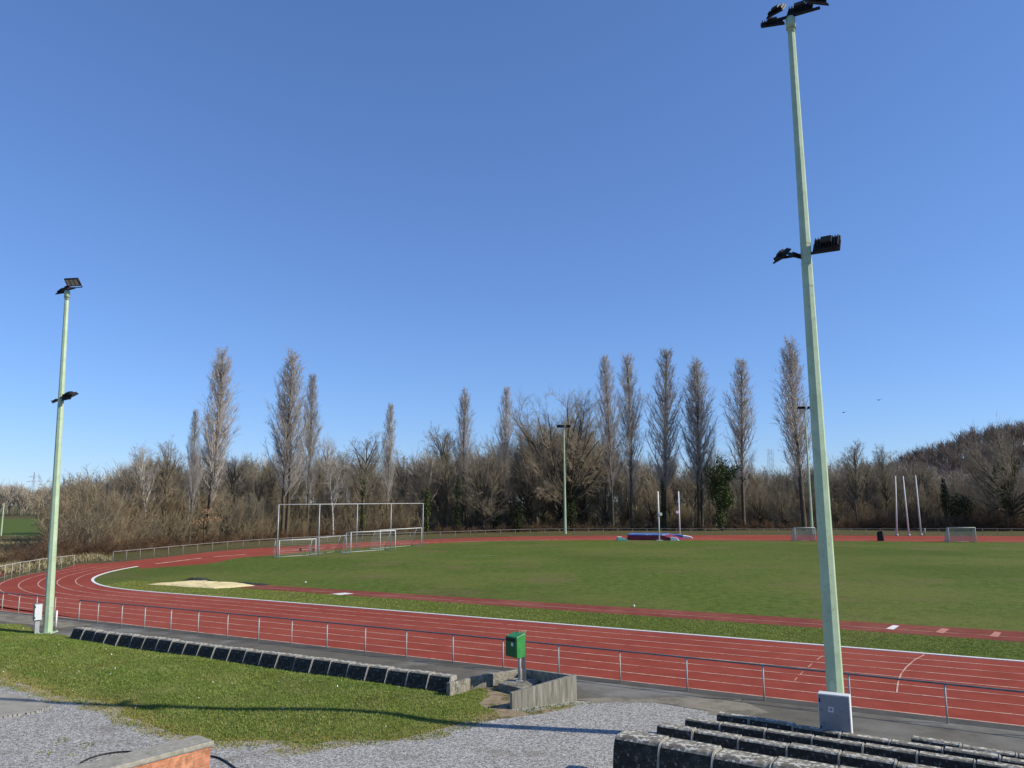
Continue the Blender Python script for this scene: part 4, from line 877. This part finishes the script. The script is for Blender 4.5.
        return segs_to_mesh('stems', *cat(o1), m_, 4), segs_to_mesh('twigs', *cat(o2+o3), m_, 3), Ht
PR = {}
for k, seeds in dict(poplar=(1, 2, 4, 5, 3), broad=(11, 12, 13), upright=(21, 22, 23, 24), birch=(31,), shrub=(41, 42, 43), bramble=(51, 52)).items():
    PR[k] = [make_proto(k, s_) for s_ in seeds]
def place(kind, pid, x, y, hgt, wscale, label, group=None, catg='tree', name=None, z=0):
    t_, c_, h0 = PR[kind][pid % len(PR[kind])]; s_ = hgt/h0
    root = empty(name or dict(poplar='poplar_tree', broad='bare_tree', upright='bare_tree', birch='birch_tree', shrub='shrub', bramble='bramble_bush')[kind], (x, y, z), random.uniform(0, 6.28))
    root.scale = (s_*wscale*(1.24 if kind == 'poplar' else 1),)*2+(s_,); tag(root, label, catg, group)
    a = bpy.data.objects.new('trunk' if kind not in ('shrub', 'bramble') else 'stems', t_); b = bpy.data.objects.new('crown' if kind not in ('shrub', 'bramble') else 'twigs', c_)
    for o in (a, b): COL.objects.link(o); o.parent = root
    return root
def place_px(kind, pid, tx, ty, Y, wscale, label, group=None, rz=None, **k):
    x, y, z = at_depth(tx, ty, Y); r = place(kind, pid, x, y, z, wscale, label, group, **k)
    if rz is not None: r.rotation_euler.z = rz
    return r
place_px('poplar', 0, 218, 345, 114, 1.02, 'tallest bare poplar on the left side, rising above the left bend of the track')
place_px('poplar', 3, 197, 408, 107, .62, 'thin pale poplar just left of the tall left poplar')
place_px('poplar', 4, 291, 352, 127, 1.0, 'tall bare poplar above the left end of the ball stop frame', rz=.3)
place_px('poplar', 2, 313, 373, 132, .72, 'slimmer bare poplar right beside the tall one above the ball stop frame')
place_px('poplar', 3, 389, 402, 146, .75, 'shorter lone poplar above the right half of the ball stop frame')
place_px('poplar', 0, 464, 387, 152, .78, 'bare poplar standing left of the pair before the broad bare tree')
place_px('poplar', 1, 503, 386, 155, .72, 'bare poplar immediately left of the broad bare tree')
place_px('poplar', 2, 609, 354, 156, .72, 'slim tall poplar immediately right of the broad bare tree')
place_px('poplar', 3, 628, 352, 157, .78, 'second slim poplar right of the broad bare tree')
place_px('poplar', 1, 659, 347, 157, 1.0, 'broadest poplar standing above the vault uprights')
place_px('poplar', 4, 694, 360, 158, .98, 'twin stemmed poplar just left of the ivy covered tree', rz=.1)
place_px('poplar', 2, 736, 358, 158, .85, 'slim poplar just right of the ivy covered tree')
place_px('poplar', 0, 793, 336, 152, 1.0, 'tallest poplar on the right, partly hidden by the near floodlight mast')
place_px('broad', 0, 566, 389, 157, 1.02, 'broad spreading bare tree behind the distant mast at the centre')
place_px('broad', 1, 1004, 424, 150, 1.05, 'large bare tree with ivy on its limbs at the right edge')
place_px('birch', 0, 336, 434, 133, .9, 'pale barked birch above the ball stop frame')
place_px('birch', 0, 151, 443, 104, .9, 'pale bare tree rising from the left thicket')
place_px('upright', 1, 171, 438, 106, .8, 'tallest thin bare tree left of the thin pale poplar')
place_px('upright', 0, 362, 432, 136, 1.0, 'rounded bare tree right of the pale birch')
place_px('broad', 2, 484, 437, 150, .8, 'bare tree with a crooked bough between two central poplars')
place_px('upright', 2, 451, 425, 151, .9, 'bare tree close to the left of a central poplar')
place_px('broad', 1, 529, 428, 158, .8, 'bare tree in front left of the broad central tree')
place_px('upright', 3, 852, 440, 160, .9, 'thin bare tree right of the near floodlight mast')
place_px('upright', 0, 881, 443, 165, .9, 'rounded bare tree where the hill begins')
# ivy foliage helper
def leaves(name, blobs, n, size, m, parent, seed=1):
    rg = np.random.default_rng(seed); Vs = []
    tot = sum(b[3]*b[4]*b[5] for b in blobs)
    for (x, y, z, a, b, c_) in blobs:
        k = max(30, int(n*a*b*c_/tot)); p = rg.normal(size=(k, 3)); p /= np.linalg.norm(p, axis=1)[:, None]; p *= rg.uniform(.45, 1.08, k)[:, None]
        p = p*np.array([a, b, c_])+np.array([x, y, z]); Vs.append(p)
    P = np.concatenate(Vs); k = len(P); u = rg.normal(size=(k, 3)); u /= np.linalg.norm(u, axis=1)[:, None]; v = np.cross(u, rg.normal(size=(k, 3))); v /= np.linalg.norm(v, axis=1)[:, None]
    s_ = size*rg.uniform(.6, 1.3, k)[:, None]; V = np.stack([P-u*s_, P-v*s_*.6, P+u*s_, P+v*s_*.6], 1)
    me = np_mesh(name, V.reshape(-1, 3), np.arange(k*4).reshape(-1, 4), m); return link(name, me, None, parent)
x, y, z = at_depth(718, 455, 153); root = empty('ivy_covered_tree', (x, y, 0)); tag(root, 'tree thickly covered in green ivy standing between two poplars on the right', 'ivy covered tree')
mb = MB(); mb.tube([(0, 0, 0), (.3, 0, 5), (.1, 0, 9), (.6, 0, 13)], [.45, .38, .28, .12], 8)
for a_, L_ in ((.5, 6), (-.5, 5), (.9, 5.5), (-.9, 4.5), (.2, 6)):
    mb.tube([(.1, 0, 8), (.1+L_*.5*math.sin(a_), .3, 8+L_*.5), (.1+L_*math.sin(a_)*.9, .3, 8+L_*.75)], [.22, .14, .05], 6)
mb.build('trunk', MT['bark'], root)
bl_ = [(0, 0, 3, 1.2, 1.2, 3), (.2, 0, 7, 2.2, 1.9, 2.8), (1.2, 0, 6, 1.6, 1.4, 2.2), (-1.2, 0, 8.5, 1.4, 1.2, 2), (.2, 0, 10.5, 2.0, 1.6, 2.4), (2.4, 0, 11, 1.2, 1.0, 1.6), (-2.2, 0, 11.5, .9, .8, 1.6), (3.6, 0, 12.2, 1.1, .7, .7), (.3, 0, 13.2, .8, .7, 1.6), (-3.0, 0, 9.6, 1.0, .7, .6), (1.6, 0, 13, .6, .6, 1.2), (4.4, 0, 10.0, .9, .6, .5)]
leaves('ivy_foliage', bl_, 9000, .16, MT['ivy'], root, 2)
def ivybush(px, py, Y, blobs, n, lab, m='ivydark', nm='ivy_clad_trunk', catg='ivy clad trunk'):
    x, y, z = at_depth(px, py, Y); root = empty(nm, (x, y, 0)); tag(root, lab, catg)
    mb = MB(); mb.tube([(0, 0, 0), (.1, 0, max(b[2] for b in blobs))], [.3, .12], 7); mb.build('trunk', MT['bark'], root)
    leaves('ivy_foliage', blobs, n, .15, MT[m], root, int(px))
ivybush(427, 500, 140, [(0, 0, 1.5, .5, .5, 1.5), (0, 0, 4.5, .7, .6, 1.7), (.1, 0, 7, .5, .5, 1.2)], 1600, 'slim trunk clad in bright green ivy right of the ball stop frame', 'ivy')
ivybush(458, 500, 148, [(0, 0, 3, .6, .5, 3), (0, 0, 8, .5, .5, 3)], 1600, 'tall trunk clad in olive ivy below the central poplars', 'ivy')
ivybush(363, 505, 134, [(0, 0, 3, .4, .4, 3), (0, 0, 8, .4, .4, 2)], 900, 'thin mossy green trunk behind the ball stop frame', 'ivy')
ivybush(498, 500, 152, [(0, 0, 3, .7, .6, 3), (0, 0, 7, .5, .5, 3)], 1500, 'dark ivy clad trunk left of the distant central mast')
ivybush(518, 510, 150, [(0, 0, 2, 1.3, 1, 2), (0, 0, 4, .7, .6, 2)], 1500, 'small dark conical evergreen left of the distant central mast', nm='evergreen_bush', catg='evergreen bush')
ivybush(571, 500, 155, [(0, 0, 3, 1.1, 1, 3.2), (0, 0, 7, .8, .7, 2.5)], 2200, 'dark ivy round the base of the broad central tree')
ivybush(944, 490, 156, [(0, 0, 6, .9, .8, 3), (0, 0, 9, .5, .5, 1.4)], 1300, 'dark green ivy column left of the last large tree', 'ivydark')
ivybush(958, 500, 154, [(0, 0, 4, 2.4, 1.6, 3), (1.6, 0, 5, 1.8, 1.2, 2.0)], 2400, 'wide dark ivy mass under the hillside trees at the right', 'ivydark')
ivybush(1003, 480, 148, [(0, 0, 7, 1.2, .9, 3.2), (-1, 0, 11, .8, .6, 1.8), (1.5, 0, 9.5, 1.2, .8, 1.4), (2.8, 0, 12, .8, .6, 1.4)], 2800, 'ivy foliage hanging on the large tree at the right edge', 'ivy')
ivybush(663, 505, 155, [(0, 0, 3.5, .55, .5, 3.5), (0, 0, 8, .4, .4, 2.5)], 1300, 'mossy ivy on the foot of the broadest poplar above the vault uprights', 'ivydark')
# young beech holding its dead leaves
x, y, z = at_depth(205, 525, 108); root = empty('young_beech', (x, y, 0)); tag(root, 'young beech holding a few tan dead leaves at the foot of the left poplars', 'tree')
mb = MB(); mb.tube([(0, 0, 0), (-.2, 0, 3), (.3, 0, 5)], [.1, .07, .03], 6)
for a_ in (-1.1, -.6, .5, 1.0): mb.tube([(-.1, 0, 2.2), (-.1+1.8*math.sin(a_), 0, 2.2+1.8*math.cos(a_)*.9)], [.05, .02], 5)
mb.build('trunk', MT['bark'], root); leaves('dead_leaves', [(-1.3, 0, 3.3, 1.1, .8, .5), (.9, 0, 3.5, 1.2, .8, .45), (.2, 0, 4.6, .8, .6, .5)], 420, .11, MT['leaf'], root, 3)

# generic wood trees following the skyline
sk = np.array([(50, 482), (75, 470), (100, 470), (120, 463), (140, 452), (185, 458), (200, 455), (240, 452), (270, 455), (300, 455), (335, 450), (375, 452), (400, 455), (430, 450), (450, 440), (480, 447), (520, 440), (545, 425), (565, 415), (600, 430), (620, 450), (650, 456), (680, 456), (720, 452), (760, 465), (780, 464), (830, 455), (880, 456), (930, 462), (1060, 462)])
dp = np.array([(50, 90), (100, 94), (150, 103), (210, 116), (300, 131), (400, 146), (500, 154), (560, 160), (760, 164), (900, 160), (1060, 150)])
def zone(px): 
    if px < 190: return 'the left thicket behind the bend railing'
    if px < 440: return 'the wood behind the ball stop frame'
    if px < 640: return 'the wood behind the central floodlight mast'
    if px < 800: return 'the wood behind the landing mats'
    return 'the wood at the foot of the right hill'
rg = random.Random(5)
for rowi, (doff, hk, step) in enumerate(((3, .70, 21), (12, .92, 20), (24, 1.0, 19), (38, 1.03, 22))):
    px = 74 if rowi < 2 else 66
    while px < 1075:
        ty = np.interp(px, sk[:, 0], sk[:, 1]); Y = np.interp(px, dp[:, 0], dp[:, 1])+doff+rg.uniform(-3, 3)
        x, y, z = at_depth(px, ty+rg.uniform(-5, 9), Y); z *= hk*rg.uniform(.85, 1.05)
        kd = rg.choice(['upright', 'upright', 'broad', 'upright', 'upright'])
        place(kd, rg.randrange(4), x, y, z, rg.uniform(.75, 1.1)*(1.0 if kd == 'upright' else .85), 'bare grey brown tree in '+zone(px), 'trees in '+zone(px))
        px += step*rg.uniform(.7, 1.3)
px = 62
while px < 1075:
    for (doff, hh) in (((-1.5, 4.2), (2.5, 6.5), (7, 8.0)) if px < 420 else (((6, 5.0), (14, 6.0)) if px < 780 else ((0, 4.0), (8, 6.5)))):
        p2 = px+rg.uniform(-6, 6); Y = np.interp(p2, dp[:, 0], dp[:, 1])+doff+rg.uniform(-1.5, 1.5)
        x, y, _ = at_depth(p2, 500, Y); k = 1.25 if p2 < 200 else 1.0
        place('shrub', rg.randrange(3), x, y, hh*rg.uniform(.7, 1.15)*k, rg.uniform(.95, 1.4), 'leafless brown shrub in the undergrowth of '+zone(p2), 'undergrowth shrubs in '+zone(p2), 'shrub')
    px += 11*rg.uniform(.8, 1.2)
px = 60
while px < 1075:
    Y = np.interp(px, dp[:, 0], dp[:, 1])-5+rg.uniform(-1, 1)
    x, y, _ = at_depth(px, 500, Y)
    place('bramble', rg.randrange(2), x, y, rg.uniform(1.4, 2.4), rg.uniform(1.1, 1.8), 'low reddish bramble fronting '+zone(px), 'brambles along the front of '+zone(px), 'bramble')
    px += 12*rg.uniform(.8, 1.2)
px = 845
while px < 1075:
    Y = np.interp(px, dp[:, 0], dp[:, 1])-3+rg.uniform(-1, 1); x, y, _ = at_depth(px, 500, Y)
    place('bramble', rg.randrange(2), x, y, rg.uniform(2.6, 4.6), rg.uniform(.9, 1.3), 'tall dense dark thicket clump before the right hill wood', 'dark thicket clumps before the right hill', 'bramble'); px += 11*rg.uniform(.8, 1.2)
for (px, py, hh) in ((-12, 566, 1.3), (2, 565, 1.5), (14, 563, 1.9), (24, 562, 2.0), (33, 561, 2.1), (41, 560, 2.3), (49, 559, 2.4), (56, 557, 2.6), (64, 557, 2.8), (28, 565, 1.6)):
    x, y = G(px, py); place('bramble', px, x, y, hh, 1.5, 'dense dark bramble beyond the bend near the left mast', 'brambles beyond the left bend', 'bramble')
# understory that closes the wood: dense brush as one mass
def mass(name, pts, hts, nseg, m, label, seed, rad=.05, wid=.30, zs=None):
    rg_ = np.random.default_rng(seed); A0 = []; A1 = []; B0 = []; B1 = []
    for i, ((x, y), h_) in enumerate(zip(pts, hts)):
        zb = zs[i] if zs is not None else 0; n = nseg
        st = np.stack([rg_.normal(size=n)*.05, rg_.normal(size=n)*.05, rg_.uniform(.1, .65, n)*h_], 1)
        # limbs
        k = n//12; az = rg_.uniform(0, 6.28, k); inc = rg_.uniform(.15, .9, k); D = np.stack([np.cos(az)*np.sin(inc), np.sin(az)*np.sin(inc), np.cos(inc)], 1)
        s0 = np.stack([np.zeros(k), np.zeros(k), rg_.uniform(.15, .6, k)*h_], 1); L_ = (h_-s0[:, 2])*rg_.uniform(.6, 1.0, k); e0 = s0+D*L_[:, None]*np.array([wid*2.2, wid*2.2, 1])
        j = rg_.integers(0, k, n); t_ = rg_.uniform(.2, 1, n)[:, None]; p = s0[j]*(1-t_)+e0[j]*t_; dd = D[j]+rg_.normal(size=(n, 3))*.55; dd[:, 2] += .3
        q_ = p+dd*(h_*.10*rg_.uniform(.5, 1.4, n))[:, None]
        off = np.array([x, y, zb])
        A0 += [s0+off, p+off, np.array([[0, 0, 0.]])+off]; A1 += [e0+off, q_+off, np.array([[0, 0, h_*.8]])+off]
        B0 += [np.full(k, rad*1.3), np.full(n, rad*.75), np.array([.16])]; B1 += [np.full(k, rad*.5), np.full(n, rad*.3), np.array([.05])]
    me = segs_to_mesh(name, np.concatenate(A0), np.concatenate(A1), np.concatenate(B0), np.concatenate(B1), m, 2, rg_); o = link(name, me, None)
    return tag(o, label, 'wood', kind='stuff')
pts = []; hts = []
rgn = np.random.default_rng(6)
for i in range(330):
    px = rgn.uniform(55, 1090); Y = np.interp(px, dp[:, 0], dp[:, 1])+rgn.uniform(18, 60); ty = np.interp(px, sk[:, 0], sk[:, 1])+rgn.uniform(2, 18)
    x, y, z = at_depth(px, ty, Y); pts.append((x, y)); hts.append(max(5, z))
mass('background_wood', pts, hts, 260, MT['twigfar'], 'bare brown wood filling in behind the front trees', 8)
# distant tree belt at the far left
pts = []; hts = []
for i in range(70):
    px = rgn.uniform(-60, 75); Y = rgn.uniform(330, 400); ty = np.interp(px, [-60, 0, 8, 20, 30, 40, 75], [490, 484, 481, 484, 489, 488, 484])+rgn.uniform(-1, 8); x, y, z = at_depth(px, ty, Y); pts.append((x, y)); hts.append(z)
mass('distant_tree_belt', pts, hts, 300, MT['twigfar'], 'distant grey brown tree belt beyond the meadow at the far left', 9, rad=.09)
# low mounds behind
def hill(name, prof, Y0, Y1, m):
    """ridge: prof list of (px, height) at depth Y1"""
    xs_ = np.linspace(640, 1500, 60); V = []; nj = 10
    for px in xs_:
        hgt = np.interp(px, [p[0] for p in prof], [p[1] for p in prof])+.6*math.sin(px*.05)
        for j in range(nj+1):
            s_ = j/nj*1.4; Y = Y0+(Y1-Y0)*s_; x, _, _ = at_depth(px, 450, Y); s_ = min(1, s_); k = s_*s_*(3-2*s_); V.append((x, Y, hgt*k-.3))
    fs = []
    for i in range(len(xs_)-1):
        for j in range(nj): a_ = i*(nj+1)+j; fs.append((a_, a_+nj+1, a_+nj+2, a_+1))
    me = bpy.data.meshes.new(name); me.from_pydata(V, [], fs); me.update(); me.polygons.foreach_set('use_smooth', [True]*len(fs)); o = link(name, me, m); o['kind'] = 'structure'
hp_ = [(640, 0.2), (700, 1.5), (760, 4), (830, 8.0), (900, 13), (930, 18), (972, 23.5), (1024, 26.5), (1100, 30), (1500, 32)]
hill('hill', hp_, 185, 300, MT['hillsoil'])
pts = []; hts = []; zz = []
for i in range(1050):
    px = 740+360*rgn.random()**.8; s_ = rgn.random()*1.2; Y = 185+115*s_; s_ = min(1, s_); x, _, _ = at_depth(px, 450, Y)
    hgt = np.interp(px, [p[0] for p in hp_], [p[1] for p in hp_]); pts.append((x, Y)); zz.append(hgt*s_*s_*(3-2*s_)-.5); hts.append(rgn.uniform(7, 11) if rgn.random() < .7 else rgn.uniform(3, 6))
MT['twighill'] = mat('hill_twigs', [(.3, (.17, .13, .10)), (.7, (.28, .22, .17))], .05)
mass('hillside_wood', pts, hts, 200, MT['twighill'], 'bare reddish brown wood covering the hill at the right', 10, rad=.07, zs=zz)

# far pylons and birds
def pylon(px, ty, by, Y, label, arms=True, hw=3.0):
    x, y, z = at_depth(px, ty, Y); root = empty('electricity_pylon', (x, y, 0)); tag(root, label, 'pylon')
    mb = MB(); lv = 9; r = .13 if arms else .20
    for sx in (-1, 1):
        for sy in (-1, 1): mb.tube([(sx*hw, sy*hw, 0), (sx*hw*.35, sy*hw*.35, z*.62), (sx*.2, sy*.2, z)] if arms else [(sx*hw, sy*hw, 0), (sx*hw*.9, sy*hw*.9, z)], r, 4)
    for k in range(lv):
        z0, z1 = z*k/lv, z*(k+1)/lv
        def wv(q): return hw*(1-(.65*q/.62)) if q < .62 else hw*.35*(1-(q-.62)/.38)+.1
        w0, w1 = (wv(k/lv), wv((k+1)/lv)) if arms else (hw, hw*.95)
        for s_ in (-1, 1): mb.tube([(-w0, s_*w0, z0), (w1, s_*w1, z1)], r*.6, 4); mb.tube([(w0, s_*w0, z0), (-w1, s_*w1, z1)], r*.6, 4)
    mb.build('lattice', MT['pylon'], root)
    if arms:
        for q_, L_ in ((.72, 8.5), (.86, 6)): mb = MB(); mb.tube([(-L_, 0, z*q_), (0, 0, z*q_+1.5), (L_, 0, z*q_)], .16, 4); mb.tube([(-L_, 0, z*q_), (L_, 0, z*q_)], .14, 4); mb.build('cross_arm', MT['pylon'], root)
pylon(34.5, 472, 0, 900, 'distant grey electricity pylon above the tree belt at the far left')
pylon(770, 449, 0, 800, 'distant square lattice tower rising above the wood right of the last slim poplar', arms=False, hw=2.6)
for px, py, lab in ((878.5, 400, 'tiny dark bird high over the right hill, the upper one'), (843.5, 412.5, 'tiny dark bird over the right hill, the lower one')):
    x, y, z = at_depth(px, py, 120); mb = MB(); mb.tube([(-.3, 0, 0), (0, 0, .0), (.3, 0, 0)], [.02, .09, .02], 6)
    mb.poly([(-.1, 0, .03), (.12, 0, .03), (.05, .6, .14), (-.03, .6, .14)]); mb.poly([(-.1, 0, .03), (.12, 0, .03), (.05, -.6, .14), (-.03, -.6, .14)])
    o = mb.build('bird', MT['bird']); o.location = (x, y, z); o.rotation_euler.z = .6; tag(o, lab, 'bird')
